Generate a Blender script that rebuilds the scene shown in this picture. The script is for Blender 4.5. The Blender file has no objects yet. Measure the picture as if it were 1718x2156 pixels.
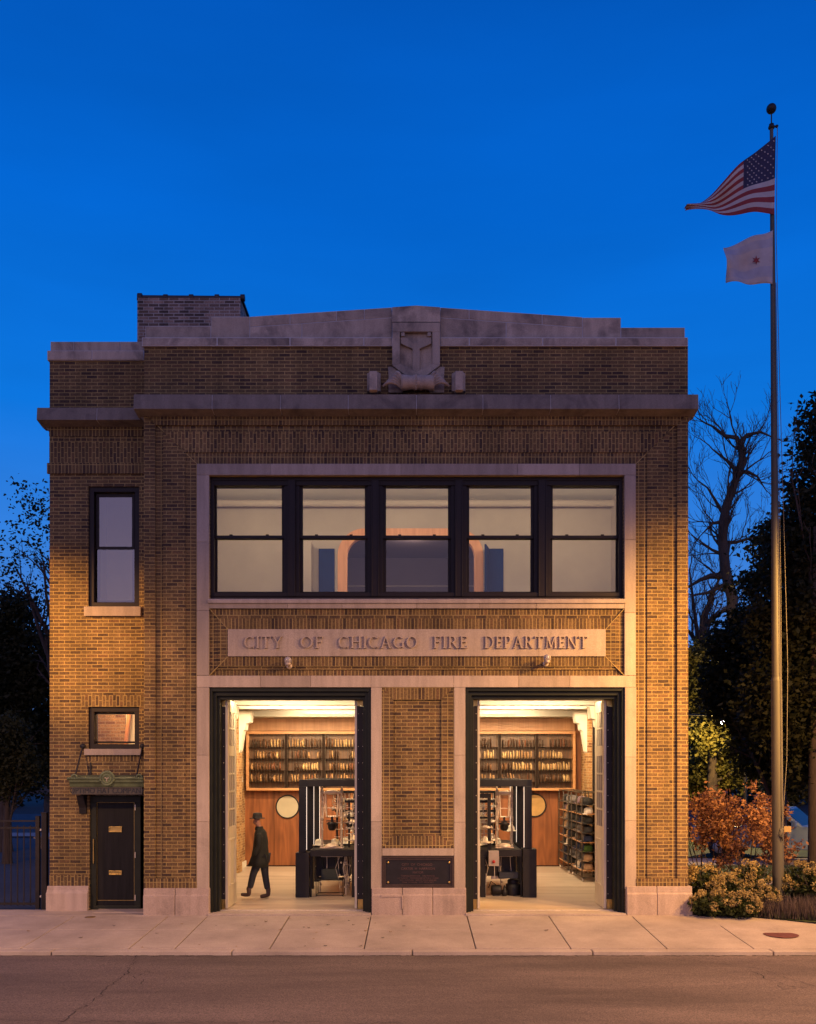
import bpy, bmesh, math, random
import numpy as np
from mathutils import Vector, Matrix
R = math.radians
random.seed(7)
C = bpy.context.scene.collection
SC = bpy.context.scene

# ------------------------------------------------------------------ camera, sky, light
CX, YH, F, D, H = 868.0, 1615.0, 1985.0, 18.6, 2.905      # photo measured on a 1718 x 2156 grid
cam_d = bpy.data.cameras.new('camera'); cam = bpy.data.objects.new('camera', cam_d); C.objects.link(cam)
cam.location = (0, -D, H); cam.rotation_euler = (R(90), 0, 0)
cam_d.sensor_fit = 'VERTICAL'; cam_d.sensor_height = 36; cam_d.sensor_width = 28.69
cam_d.lens = 36*F/2156.0
cam_d.shift_y = (YH-1078)/2156.0; cam_d.shift_x = -(CX-859)/2156.0
cam_d.clip_end = 800; cam_d.clip_start = 0.1
SC.camera = cam
SC.view_settings.view_transform = 'Standard'; SC.view_settings.look = 'None'
SC.view_settings.exposure = 0; SC.view_settings.gamma = 1
SC.cycles.use_denoising = True
SC.cycles.max_bounces = 6; SC.cycles.transparent_max_bounces = 12
SC.cycles.sample_clamp_indirect = 4

w = bpy.data.worlds.new('World'); SC.world = w; w.use_nodes = True
nt = w.node_tree; nt.nodes.clear()
out = nt.nodes.new('ShaderNodeOutputWorld'); bg = nt.nodes.new('ShaderNodeBackground')
sky = nt.nodes.new('ShaderNodeTexSky'); sky.sky_type = 'NISHITA'; sky.sun_disc = False
sky.sun_elevation = R(2.0); sky.sun_rotation = R(165); sky.ozone_density = 8; sky.air_density = 1.0; sky.dust_density = 0.3
tc = nt.nodes.new('ShaderNodeTexCoord'); sep = nt.nodes.new('ShaderNodeSeparateXYZ')
ramp = nt.nodes.new('ShaderNodeValToRGB'); cr = ramp.color_ramp
stops = [(0.0, (.10, .19, .50)), (0.10, (.085, .215, .60)), (0.22, (.035, .21, .70)), (0.34, (.004, .175, .71)), (0.50, (.001, .122, .59)), (0.72, (.0005, .068, .39)), (1.0, (.0004, .042, .26))]
cr.elements[0].position = 0; cr.elements[0].color = (*stops[0][1], 1)
cr.elements[1].position = 1; cr.elements[1].color = (*stops[-1][1], 1)
for p, c in stops[1:-1]:
    e = cr.elements.new(p); e.color = (*c, 1)
nz = nt.nodes.new('ShaderNodeTexNoise'); nz.inputs['Scale'].default_value = 1.7; nz.inputs['Detail'].default_value = 6
mp = nt.nodes.new('ShaderNodeMapping'); mp.inputs['Scale'].default_value = (1, 1, 5)
mr = nt.nodes.new('ShaderNodeMapRange'); mr.inputs['From Min'].default_value = .3; mr.inputs['From Max'].default_value = .7
mr.inputs['To Min'].default_value = .87; mr.inputs['To Max'].default_value = 1.10
vm = nt.nodes.new('ShaderNodeVectorMath'); vm.operation = 'SCALE'
add = nt.nodes.new('ShaderNodeVectorMath'); add.operation = 'ADD'
sc2 = nt.nodes.new('ShaderNodeVectorMath'); sc2.operation = 'SCALE'; sc2.inputs[3].default_value = 0.02
nt.links.new(tc.outputs['Generated'], sep.inputs[0]); nt.links.new(sep.outputs['Z'], ramp.inputs[0])
nt.links.new(tc.outputs['Generated'], mp.inputs[0]); nt.links.new(mp.outputs[0], nz.inputs['Vector'])
nt.links.new(nz.outputs['Fac'], mr.inputs['Value']); nt.links.new(ramp.outputs[0], vm.inputs[0]); nt.links.new(mr.outputs[0], vm.inputs[3])
nt.links.new(sky.outputs[0], sc2.inputs[0]); nt.links.new(vm.outputs[0], add.inputs[0]); nt.links.new(sc2.outputs[0], add.inputs[1])
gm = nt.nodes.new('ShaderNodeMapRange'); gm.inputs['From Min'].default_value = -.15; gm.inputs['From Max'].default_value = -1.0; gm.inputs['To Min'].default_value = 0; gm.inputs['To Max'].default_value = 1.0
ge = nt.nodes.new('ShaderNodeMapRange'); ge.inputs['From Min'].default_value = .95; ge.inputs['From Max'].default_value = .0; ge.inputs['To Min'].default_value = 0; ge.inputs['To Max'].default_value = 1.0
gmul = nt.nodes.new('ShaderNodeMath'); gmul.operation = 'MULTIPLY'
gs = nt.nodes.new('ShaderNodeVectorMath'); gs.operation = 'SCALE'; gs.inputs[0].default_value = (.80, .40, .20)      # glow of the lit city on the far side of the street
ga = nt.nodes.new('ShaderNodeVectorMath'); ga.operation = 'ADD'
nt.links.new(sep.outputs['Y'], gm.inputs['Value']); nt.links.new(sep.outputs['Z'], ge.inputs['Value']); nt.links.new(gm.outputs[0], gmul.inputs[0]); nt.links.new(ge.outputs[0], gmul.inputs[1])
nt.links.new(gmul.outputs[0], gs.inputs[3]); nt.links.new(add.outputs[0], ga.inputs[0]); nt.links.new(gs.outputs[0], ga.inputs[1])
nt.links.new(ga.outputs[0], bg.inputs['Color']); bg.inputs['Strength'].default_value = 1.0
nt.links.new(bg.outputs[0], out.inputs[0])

def lamp(name, kind, loc, energy, col, rot=None, target=None, **kw):
    d = bpy.data.lights.new(name, kind); o = bpy.data.objects.new(name, d); C.objects.link(o)
    o.location = loc; d.energy = energy; d.color = col
    if target is not None: o.rotation_euler = (Vector(target)-Vector(loc)).to_track_quat('-Z', 'Y').to_euler()
    if rot: o.rotation_euler = rot
    for k, v in kw.items(): setattr(d, k, v)
    return o
# cut-off street lamps across the street, behind the camera, and two added wall spots
lamp('street_light_right', 'SPOT', (12.7, -11.5, 10.0), 13500, (1.0, .55, .21), target=(12.5, -11.2, 0), spot_size=R(166), spot_blend=.34, shadow_soft_size=.14)
lamp('street_light_left', 'SPOT', (-13.5, -12.5, 9.4), 6600, (1.0, .55, .24), target=(-13.3, -12.2, 0), spot_size=R(164), spot_blend=.34, shadow_soft_size=.14)
lamp('street_light_near_right', 'SPOT', (12.2, -4.6, 8.6), 5200, (1.0, .50, .09), target=(12.0, -4.4, 0), spot_size=R(172), spot_blend=.25, shadow_soft_size=.14)
lamp('wing_pool_spot', 'SPOT', (-13.2, -4.2, 7.6), 10500, (1.0, .48, .10), target=(-7.3, .5, 5.6), spot_size=R(28), spot_blend=1.0, shadow_soft_size=.14)  # unseen spot added to put a pool of light on the wing
lamp('pier_pool_spot', 'SPOT', (12.0, -6.0, 8.6), 15000, (1.0, .50, .11), target=(6.8, 0, 4.9), spot_size=R(46), spot_blend=1.0, shadow_soft_size=.14)  # narrow unseen spot added to brighten the right pier
# ground floor workshop lamps tucked behind the header and the ceiling beams, upstairs room lamps
WARM = (1.0, .72, .42)
for (x, y, z, e, ty, tz, sy) in ((-3.0, .72, 4.40, 125, 8.7, 2.9, .12), (3.0, .72, 4.40, 125, 8.7, 2.9, .12), (-3.1, 3.5, 4.62, 125, 5.2, 1.2, .22), (3.1, 3.5, 4.62, 125, 5.2, 1.2, .22), (0, 3.5, 4.62, 80, 5.0, 1.2, .22), (-3.1, 5.35, 4.60, 150, 8.0, 2.4, .22), (3.1, 5.35, 4.60, 150, 8.0, 2.4, .22), (0, 5.35, 4.6, 110, 8.0, 2.0, .22), (-2.4, 6.95, 4.62, 45, 8.3, 1.2, .2), (2.4, 6.95, 4.62, 45, 8.3, 1.2, .2)):
    lamp('ceiling_light', 'AREA', (x, y, z), e, WARM, target=(x, ty, tz), shape='RECTANGLE', size=1.9, size_y=sy)
for x in (-3.4, 0.1, 3.6):
    lamp('upstairs_light', 'AREA', (x, 1.3, 8.85), 33, (1.0, .80, .56), target=(x, 4.2, 8.3), shape='RECTANGLE', size=2.2, size_y=.25)
    lamp('upstairs_light', 'AREA', (x, 1.0, 8.75), 15, (1.0, .80, .56), target=(x, 1.9, 9.5), shape='RECTANGLE', size=2.2, size_y=.2)
lamp('back_room_light', 'POINT', (0, 6.4, 8.75), 26, (1.0, .75, .65), shadow_soft_size=.2)
lamp('stair_light', 'POINT', (-6.5, 1.7, 5.4), 16, (1.0, .8, .55), shadow_soft_size=.1)
lamp('hall_light', 'POINT', (-6.0, 1.3, 4.55), 95, (1.0, .62, .30), shadow_soft_size=.1)

# ------------------------------------------------------------------ helpers
OFF = {}
def PX(u, Y=0.0): return (u-CX)*(D+Y)/F
def PZ(v, Y=0.0): return H-(v-YH)*(D+Y)/F
def P(u, v, Y=0.0): return (PX(u, Y), Y, PZ(v, Y))

def thing(name, label, cat, loc=(0, 0, 0), rotz=0, group=None):
    o = bpy.data.objects.new(name, None); C.objects.link(o); o.location = loc; o.rotation_euler = (0, 0, rotz)
    o.empty_display_size = .2
    o['label'] = label; o['category'] = cat
    if group: o['group'] = group
    OFF[o.name] = Vector(loc)
    return o
def tag(o, label, cat, group=None):
    o['label'] = label; o['category'] = cat
    if group: o['group'] = group
    return o
def dup(src, loc, rotz=0, label=None, group=None, scale=None):
    def rec(o, par):
        c = o.copy(); C.objects.link(c); c.parent = par
        for ch in o.children: rec(ch, c)
        return c
    r = rec(src, None); r.location = loc; r.rotation_euler = (0, 0, rotz)
    if scale: r.scale = scale if hasattr(scale, '__len__') else (scale,)*3
    if label: r['label'] = label
    if group: r['group'] = group
    return r

class MB:
    def __init__(s): s.v = []; s.f = []; s.sm = []; s.mi = []
    def add(s, vs, fs, smooth=False, m=0):
        n = len(s.v); s.v += [tuple(v) for v in vs]
        for f in fs: s.f.append([i+n for i in f]); s.sm.append(smooth); s.mi.append(m)
    def box(s, x0, x1, y0, y1, z0, z1, m=0):
        if x0 > x1: x0, x1 = x1, x0
        if y0 > y1: y0, y1 = y1, y0
        if z0 > z1: z0, z1 = z1, z0
        vs = [(x0,y0,z0),(x1,y0,z0),(x1,y1,z0),(x0,y1,z0),(x0,y0,z1),(x1,y0,z1),(x1,y1,z1),(x0,y1,z1)]
        s.add(vs, [(0,3,2,1),(4,5,6,7),(0,1,5,4),(1,2,6,5),(2,3,7,6),(3,0,4,7)], m=m)
        return s
    def prism(s, poly, y0, y1, m=0):      # poly of (x,z), extruded along y
        a = sum(poly[i][0]*poly[(i+1)%len(poly)][1]-poly[(i+1)%len(poly)][0]*poly[i][1] for i in range(len(poly)))
        if a < 0: poly = poly[::-1]
        if y0 > y1: y0, y1 = y1, y0
        n = len(poly)
        vs = [(x, y0, z) for x, z in poly]+[(x, y1, z) for x, z in poly]
        fs = [tuple(range(n)), tuple(range(2*n-1, n-1, -1))]+[(i, n+i, n+(i+1)%n, (i+1)%n) for i in range(n)]
        s.add(vs, fs, m=m); return s
    def prismx(s, poly, x0, x1, m=0):     # poly of (y,z), extruded along x
        n = len(poly)
        vs = [(x0, y, z) for y, z in poly]+[(x1, y, z) for y, z in poly]
        fs = [tuple(range(n)), tuple(range(2*n-1, n-1, -1))]+[(i, n+i, n+(i+1)%n, (i+1)%n) for i in range(n)]
        s.add(vs, fs, m=m); return s
    def prismz(s, poly, z0, z1, m=0):
        n = len(poly)
        vs = [(x, y, z0) for x, y in poly]+[(x, y, z1) for x, y in poly]
        fs = [tuple(range(n)), tuple(range(2*n-1, n-1, -1))]+[(i, n+i, n+(i+1)%n, (i+1)%n) for i in range(n)]
        s.add(vs, fs, m=m); return s
    def tube(s, pts, rad, n=8, smooth=True, caps=True, m=0):
        pts = [Vector(p) for p in pts]
        if not hasattr(rad, '__len__'): rad = [rad]*len(pts)
        vs = []; fs = []
        prev = None
        for i, p in enumerate(pts):
            t = (pts[min(i+1, len(pts)-1)]-pts[max(i-1, 0)])
            if t.length < 1e-9: t = Vector((0, 0, 1))
            t.normalize()
            if prev is None: prev = Vector((0, 0, 1)).cross(t) if abs(t.z) < .95 else Vector((1, 0, 0)).cross(t)
            u = (prev-t*prev.dot(t))
            if u.length < 1e-6: u = t.orthogonal()
            u.normalize(); prev = u; v = t.cross(u)
            for k in range(n):
                a = 2*math.pi*k/n; vs.append(p+(u*math.cos(a)+v*math.sin(a))*rad[i])
        for i in range(len(pts)-1):
            for k in range(n): fs.append((i*n+k, i*n+(k+1)%n, (i+1)*n+(k+1)%n, (i+1)*n+k))
        s.add(vs, fs, smooth, m)
        if caps: s.add([vs[k] for k in range(n)], [tuple(range(n-1, -1, -1))], m=m); s.add([vs[-n+k] for k in range(n)], [tuple(range(n))], m=m)
        return s
    def lathe(s, prof, c=(0, 0, 0), axis='z', n=20, smooth=True, m=0):   # prof of (r, h)
        vs = []; c = Vector(c)
        for r, h in prof:
            for k in range(n):
                a = 2*math.pi*k/n; x, y = r*math.cos(a), r*math.sin(a)
                vs.append(c+(Vector((x, y, h)) if axis == 'z' else Vector((h, x, y)) if axis == 'x' else Vector((y, h, x))))
        fs = []
        for i in range(len(prof)-1):
            for k in range(n): fs.append((i*n+k, i*n+(k+1)%n, (i+1)*n+(k+1)%n, (i+1)*n+k))
        fs.append(tuple(range(n-1, -1, -1))); fs.append(tuple(range((len(prof)-1)*n, len(prof)*n)))
        s.add(vs, fs, smooth, m); return s
    def each(s, name, mats, parent=None, bevel=0):      # every added solid becomes an object of its own
        fa = {}
        par = list(range(len(s.v)))
        def find(i):
            while par[i] != i: par[i] = par[par[i]]; i = par[i]
            return i
        for f in s.f:
            for i in f[1:]: par[find(i)] = find(f[0])
        for k, f in enumerate(s.f): fa.setdefault(find(f[0]), []).append(k)
        for ks in fa.values():
            t = MB(); idx = sorted({i for k in ks for i in s.f[k]}); mp = {i: j for j, i in enumerate(idx)}
            t.v = [s.v[i] for i in idx]; t.f = [[mp[i] for i in s.f[k]] for k in ks]; t.sm = [s.sm[k] for k in ks]; t.mi = [s.mi[k] for k in ks]
            t.build(name, mats, parent, bevel)
    def build(s, name, mats, parent=None, bevel=0, kind=None):
        off = OFF.get(parent.name, Vector()) if parent else Vector()
        me = bpy.data.meshes.new(name); me.from_pydata([Vector(v)-off for v in s.v], [], s.f)
        if not isinstance(mats, (list, tuple)): mats = [mats]
        for m in mats: me.materials.append(m)
        me.polygons.foreach_set('use_smooth', s.sm); me.polygons.foreach_set('material_index', s.mi); me.update()
        o = bpy.data.objects.new(name, me); C.objects.link(o)
        if parent: o.parent = parent; OFF[o.name] = off
        if kind: o['kind'] = kind
        if bevel:
            b = o.modifiers.new('bevel', 'BEVEL'); b.width = bevel; b.segments = 2; b.limit_method = 'ANGLE'; b.angle_limit = R(50)
        return o


# ------------------------------------------------------------------ materials
def newmat(name):
    m = bpy.data.materials.new(name); m.use_nodes = True; return m, m.node_tree, m.node_tree.nodes['Principled BSDF']
def N(nt, t, **kw):
    n = nt.nodes.new(t)
    for k, v in kw.items(): setattr(n, k, v)
    return n
def mat(name, col, rough=.6, metal=0, var=.15, scale=6, bump=.0, bscale=60, coord='Object', spec=.5, stretch=(1, 1, 1), emit=None, sheen=0):
    m, nt, b = newmat(name); L = nt.links.new
    tc = N(nt, 'ShaderNodeTexCoord'); mp = N(nt, 'ShaderNodeMapping'); mp.inputs['Scale'].default_value = stretch
    src = tc.outputs['Object']
    if coord == 'World': src = N(nt, 'ShaderNodeNewGeometry').outputs['Position']
    L(src, mp.inputs[0])
    n = N(nt, 'ShaderNodeTexNoise'); n.inputs['Scale'].default_value = scale; n.inputs['Detail'].default_value = 5; n.inputs['Roughness'].default_value = .6
    L(mp.outputs[0], n.inputs['Vector'])
    r = N(nt, 'ShaderNodeValToRGB'); e = r.color_ramp.elements
    e[0].position = .3; e[1].position = .72
    e[0].color = (*[c*(1-var) for c in col], 1); e[1].color = (*[min(1, c*(1+var)) for c in col], 1)
    L(n.outputs['Fac'], r.inputs[0]); L(r.outputs[0], b.inputs['Base Color'])
    b.inputs['Roughness'].default_value = rough; b.inputs['Metallic'].default_value = metal
    b.inputs['Specular IOR Level'].default_value = spec
    if bump:
        n2 = N(nt, 'ShaderNodeTexNoise'); n2.inputs['Scale'].default_value = bscale; n2.inputs['Detail'].default_value = 4
        L(mp.outputs[0], n2.inputs['Vector'])
        bp = N(nt, 'ShaderNodeBump'); bp.inputs['Strength'].default_value = bump; bp.inputs['Distance'].default_value = .02
        L(n2.outputs['Fac'], bp.inputs['Height']); L(bp.outputs[0], b.inputs['Normal'])
    if emit:
        b.inputs['Emission Color'].default_value = (*emit[0], 1); b.inputs['Emission Strength'].default_value = emit[1]
    return m
def brick(name, soldier=False, offset=.5, bw=.223, rh=.0708, ramp=None, mortar=(.38, .265, .10), sx=0, sz=0, msize=.0155, gain=1.0):
    m, nt, b = newmat(name); L = nt.links.new
    g = N(nt, 'ShaderNodeNewGeometry'); sp = N(nt, 'ShaderNodeSeparateXYZ'); L(g.outputs['Position'], sp.inputs[0])
    ad = N(nt, 'ShaderNodeMath', operation='ADD'); L(sp.outputs['X'], ad.inputs[0]); L(sp.outputs['Y'], ad.inputs[1])
    ax = N(nt, 'ShaderNodeMath', operation='ADD'); L(ad.outputs[0], ax.inputs[0]); ax.inputs[1].default_value = 50+sx
    az = N(nt, 'ShaderNodeMath', operation='ADD'); L(sp.outputs['Z'], az.inputs[0]); az.inputs[1].default_value = 20+sz
    # slight waviness so courses are not ruler straight
    nw = N(nt, 'ShaderNodeTexNoise'); nw.inputs['Scale'].default_value = 3.0; L(g.outputs['Position'], nw.inputs['Vector'])
    wv = N(nt, 'ShaderNodeMath', operation='MULTIPLY_ADD'); L(nw.outputs['Fac'], wv.inputs[0]); wv.inputs[1].default_value = .012; L(az.outputs[0], wv.inputs[2])
    cb = N(nt, 'ShaderNodeCombineXYZ')
    if soldier: L(wv.outputs[0], cb.inputs[0]); L(ax.outputs[0], cb.inputs[1])
    else: L(ax.outputs[0], cb.inputs[0]); L(wv.outputs[0], cb.inputs[1])
    t = N(nt, 'ShaderNodeTexBrick'); t.offset = offset; t.offset_frequency = 2; t.squash = 1
    t.inputs['Scale'].default_value = 1; t.inputs['Brick Width'].default_value = bw; t.inputs['Row Height'].default_value = rh
    t.inputs['Mortar Size'].default_value = msize*.5; t.inputs['Mortar Smooth'].default_value = .3; t.inputs['Bias'].default_value = 0
    t.inputs['Color1'].default_value = (0, 0, 0, 1); t.inputs['Color2'].default_value = (1, 1, 1, 1); t.inputs['Mortar'].default_value = (.5, .5, .5, 1)
    L(cb.outputs[0], t.inputs['Vector'])
    r = N(nt, 'ShaderNodeValToRGB'); cr = r.color_ramp; cr.interpolation = 'LINEAR'
    ramp = ramp or [(0, (.058, .035, .025)), (.14, (.087, .052, .031)), (.28, (.116, .070, .036)), (.6, (.146, .090, .041)), (.85, (.178, .110, .048)), (1, (.15, .080, .04))]
    cr.elements[0].position = 0; cr.elements[0].color = (*ramp[0][1], 1); cr.elements[1].position = 1; cr.elements[1].color = (*ramp[-1][1], 1)
    for p, c in ramp[1:-1]: e = cr.elements.new(p); e.color = (*c, 1)
    L(t.outputs['Color'], r.inputs[0])
    n = N(nt, 'ShaderNodeTexNoise'); n.inputs['Scale'].default_value = 45; n.inputs['Detail'].default_value = 4; L(g.outputs['Position'], n.inputs['Vector'])
    n3 = N(nt, 'ShaderNodeTexNoise'); n3.inputs['Scale'].default_value = .9; n3.inputs['Detail'].default_value = 5; L(g.outputs['Position'], n3.inputs['Vector'])
    mr = N(nt, 'ShaderNodeMapRange'); mr.inputs['From Min'].default_value = .3; mr.inputs['From Max'].default_value = .7; mr.inputs['To Min'].default_value = .6*gain; mr.inputs['To Max'].default_value = 1.4*gain
    L(n.outputs['Fac'], mr.inputs['Value'])
    mr3 = N(nt, 'ShaderNodeMapRange'); mr3.inputs['From Min'].default_value = .3; mr3.inputs['From Max'].default_value = .7; mr3.inputs['To Min'].default_value = .70; mr3.inputs['To Max'].default_value = 1.18
    L(n3.outputs['Fac'], mr3.inputs['Value'])
    v1 = N(nt, 'ShaderNodeVectorMath', operation='SCALE'); L(r.outputs[0], v1.inputs[0]); L(mr.outputs[0], v1.inputs[3])
    mx = N(nt, 'ShaderNodeMix', data_type='RGBA'); L(t.outputs['Fac'], mx.inputs[0]); L(v1.outputs[0], mx.inputs[6]); mx.inputs[7].default_value = (*mortar, 1)
    ms = N(nt, 'ShaderNodeMapping'); ms.inputs['Scale'].default_value = (3.5, 3.5, .28); L(g.outputs['Position'], ms.inputs[0])      # water streaks
    ns = N(nt, 'ShaderNodeTexNoise'); ns.inputs['Scale'].default_value = 1.0; ns.inputs['Detail'].default_value = 6; L(ms.outputs[0], ns.inputs['Vector'])
    mrs = N(nt, 'ShaderNodeMapRange'); mrs.inputs['From Min'].default_value = .36; mrs.inputs['From Max'].default_value = .6; mrs.inputs['To Min'].default_value = .80; mrs.inputs['To Max'].default_value = 1.06; L(ns.outputs['Fac'], mrs.inputs['Value'])
    mps = N(nt, 'ShaderNodeMath', operation='MULTIPLY'); L(mr3.outputs[0], mps.inputs[0]); L(mrs.outputs[0], mps.inputs[1])
    v2 = N(nt, 'ShaderNodeVectorMath', operation='SCALE'); L(mx.outputs[2], v2.inputs[0]); L(mps.outputs[0], v2.inputs[3])
    L(v2.outputs[0], b.inputs['Base Color']); b.inputs['Roughness'].default_value = .85
    b.inputs['Specular IOR Level'].default_value = .3
    h = N(nt, 'ShaderNodeMath', operation='MULTIPLY_ADD'); L(t.outputs['Fac'], h.inputs[0]); h.inputs[1].default_value = -1.0; L(n.outputs['Fac'], h.inputs[2])
    bp = N(nt, 'ShaderNodeBump'); bp.inputs['Strength'].default_value = .7; bp.inputs['Distance'].default_value = .008
    L(h.outputs[0], bp.inputs['Height']); L(bp.outputs[0], b.inputs['Normal'])
    return m
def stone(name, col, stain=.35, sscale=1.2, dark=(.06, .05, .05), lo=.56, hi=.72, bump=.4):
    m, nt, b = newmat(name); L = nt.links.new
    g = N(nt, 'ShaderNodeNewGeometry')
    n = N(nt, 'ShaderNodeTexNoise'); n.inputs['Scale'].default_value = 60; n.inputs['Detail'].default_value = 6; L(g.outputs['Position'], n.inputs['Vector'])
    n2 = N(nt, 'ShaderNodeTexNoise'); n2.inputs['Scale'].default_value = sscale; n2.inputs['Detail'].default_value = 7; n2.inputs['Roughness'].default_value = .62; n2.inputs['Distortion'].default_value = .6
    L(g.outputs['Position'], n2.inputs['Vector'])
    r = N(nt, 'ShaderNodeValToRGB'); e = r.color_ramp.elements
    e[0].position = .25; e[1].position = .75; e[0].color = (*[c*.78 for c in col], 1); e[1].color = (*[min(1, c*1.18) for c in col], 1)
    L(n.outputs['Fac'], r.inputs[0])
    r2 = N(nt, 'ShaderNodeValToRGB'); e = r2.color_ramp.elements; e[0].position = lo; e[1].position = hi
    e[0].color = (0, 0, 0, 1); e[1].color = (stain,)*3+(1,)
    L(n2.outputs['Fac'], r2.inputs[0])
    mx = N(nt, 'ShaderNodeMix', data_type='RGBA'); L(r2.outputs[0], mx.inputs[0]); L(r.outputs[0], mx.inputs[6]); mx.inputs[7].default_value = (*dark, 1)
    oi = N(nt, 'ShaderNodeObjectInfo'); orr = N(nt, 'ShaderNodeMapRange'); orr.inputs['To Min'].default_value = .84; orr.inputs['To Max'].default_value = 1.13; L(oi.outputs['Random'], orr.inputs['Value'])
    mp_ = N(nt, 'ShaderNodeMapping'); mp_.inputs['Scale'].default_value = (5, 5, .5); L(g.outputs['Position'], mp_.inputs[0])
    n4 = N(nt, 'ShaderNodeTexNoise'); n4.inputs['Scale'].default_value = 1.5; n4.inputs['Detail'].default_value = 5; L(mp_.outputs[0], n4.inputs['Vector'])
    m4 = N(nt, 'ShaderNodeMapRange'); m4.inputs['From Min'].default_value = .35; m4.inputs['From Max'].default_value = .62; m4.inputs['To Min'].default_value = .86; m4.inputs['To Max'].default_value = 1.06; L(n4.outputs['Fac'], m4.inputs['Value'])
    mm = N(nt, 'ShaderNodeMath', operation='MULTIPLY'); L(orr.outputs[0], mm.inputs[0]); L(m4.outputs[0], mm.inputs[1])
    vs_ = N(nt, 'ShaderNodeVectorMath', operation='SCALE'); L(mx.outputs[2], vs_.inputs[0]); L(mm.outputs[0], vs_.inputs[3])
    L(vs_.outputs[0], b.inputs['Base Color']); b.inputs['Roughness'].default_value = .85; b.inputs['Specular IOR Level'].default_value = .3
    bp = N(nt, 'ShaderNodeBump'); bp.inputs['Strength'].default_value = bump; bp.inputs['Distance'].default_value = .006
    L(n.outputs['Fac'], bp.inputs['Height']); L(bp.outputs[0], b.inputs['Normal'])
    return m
def wood(name, c1, c2, scale=3.0, axis='z', rough=.45, dist=3.0):
    m, nt, b = newmat(name); L = nt.links.new
    g = N(nt, 'ShaderNodeTexCoord'); mp = N(nt, 'ShaderNodeMapping')
    mp.inputs['Scale'].default_value = (scale*2.2, scale*2.2, scale*.12) if axis == 'z' else (scale*.12, scale*2.2, scale*2.2)
    L(g.outputs['Object'], mp.inputs[0])
    n = N(nt, 'ShaderNodeTexNoise'); n.inputs['Scale'].default_value = 1.6; n.inputs['Detail'].default_value = 6; n.inputs['Distortion'].default_value = dist*.3
    L(mp.outputs[0], n.inputs['Vector'])
    mp2 = N(nt, 'ShaderNodeMapping'); mp2.inputs['Scale'].default_value = (1.4, 1.4, .22) if axis == 'z' else (.22, 1.4, 1.4)
    L(g.outputs['Object'], mp2.inputs[0])
    n2 = N(nt, 'ShaderNodeTexNoise'); n2.inputs['Scale'].default_value = 1.3; n2.inputs['Detail'].default_value = 2; L(mp2.outputs[0], n2.inputs['Vector'])
    mu = N(nt, 'ShaderNodeMath', operation='MULTIPLY'); L(n2.outputs['Fac'], mu.inputs[0]); mu.inputs[1].default_value = 9 if dist > 2 else 4
    fr_ = N(nt, 'ShaderNodeMath', operation='PINGPONG'); L(mu.outputs[0], fr_.inputs[0]); fr_.inputs[1].default_value = .5
    ad = N(nt, 'ShaderNodeMath', operation='MULTIPLY_ADD'); L(fr_.outputs[0], ad.inputs[0]); ad.inputs[1].default_value = .45; L(n.outputs['Fac'], ad.inputs[2])
    r = N(nt, 'ShaderNodeValToRGB'); e = r.color_ramp.elements; e[0].position = .35; e[1].position = .95; e[0].color = (*c1, 1); e[1].color = (*c2, 1)
    L(ad.outputs[0], r.inputs[0]); L(r.outputs[0], b.inputs['Base Color']); b.inputs['Roughness'].default_value = rough
    return m
def glass(name, refl=.12, tint=(1, 1, 1), rough=.02):
    m, nt, b = newmat(name); nt.nodes.remove(b); L = nt.links.new
    o = nt.nodes['Material Output']; t = N(nt, 'ShaderNodeBsdfTransparent'); t.inputs[0].default_value = (*tint, 1)
    g = N(nt, 'ShaderNodeBsdfGlossy'); g.inputs['Roughness'].default_value = rough
    f = N(nt, 'ShaderNodeFresnel'); f.inputs['IOR'].default_value = 1.5
    a = N(nt, 'ShaderNodeMath', operation='ADD'); L(f.outputs[0], a.inputs[0]); a.inputs[1].default_value = refl-.04
    mx = N(nt, 'ShaderNodeMixShader'); L(a.outputs[0], mx.inputs[0]); L(t.outputs[0], mx.inputs[1]); L(g.outputs[0], mx.inputs[2]); L(mx.outputs[0], o.inputs[0])
    return m

M = {}
M['brick'] = brick('brick_stretcher')
M['soldier'] = brick('brick_soldier', True, 0, bw=.24)
M['soldier2'] = brick('brick_soldier_alternating', True, .5, bw=.21)
M['header'] = brick('brick_header', False, 0, bw=.115)
M['mortar'] = mat('mortar', (.38, .265, .10), .9, var=.2, scale=20)
M['chimbrick'] = brick('brick_chimney', ramp=[(0, (.08, .055, .045)), (.3, (.17, .11, .08)), (.7, (.26, .17, .13)), (1, (.36, .24, .18))], mortar=(.40, .35, .31), msize=.018)
M['stone'] = stone('limestone', (.40, .32, .26), .25)
M['parstone'] = stone('limestone_weathered', (.42, .34, .27), .8, 1.3, dark=(.09, .075, .07), lo=.46, hi=.66)
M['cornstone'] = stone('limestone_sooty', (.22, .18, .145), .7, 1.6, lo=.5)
M['basestone'] = stone('limestone_base', (.37, .285, .245), .3, 2.0, bump=.8)
M['joint'] = mat('stone_mortar', (.52, .50, .50), .9)
M['darkjoint'] = mat('dark_joint', (.07, .055, .05), .9)
M['bronze'] = mat('dark_bronze_frame', (.014, .009, .009), .5, .0, .15, 8, spec=.25)
M['blackpaint'] = mat('black_green_paint', (.015, .017, .011), .45, 0, .25, 4, spec=.25)
M['blackdoor'] = mat('black_stained_wood', (.009, .008, .008), .5, 0, .5, 3, stretch=(8, 8, .5), spec=.2)
M['brass'] = mat('brass', (.55, .38, .12), .35, 1, .25, 12)
M['brassdoor'] = mat('brushed_bronze_door', (.60, .53, .40), .45, .35, .18, 5, stretch=(3, 3, .4))
M['iron'] = mat('black_steel', (.014, .012, .014), .5, 0, .3, 4, spec=.3)
M['steel'] = mat('bare_steel', (.62, .55, .47), .35, .35, .25, 14)
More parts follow.
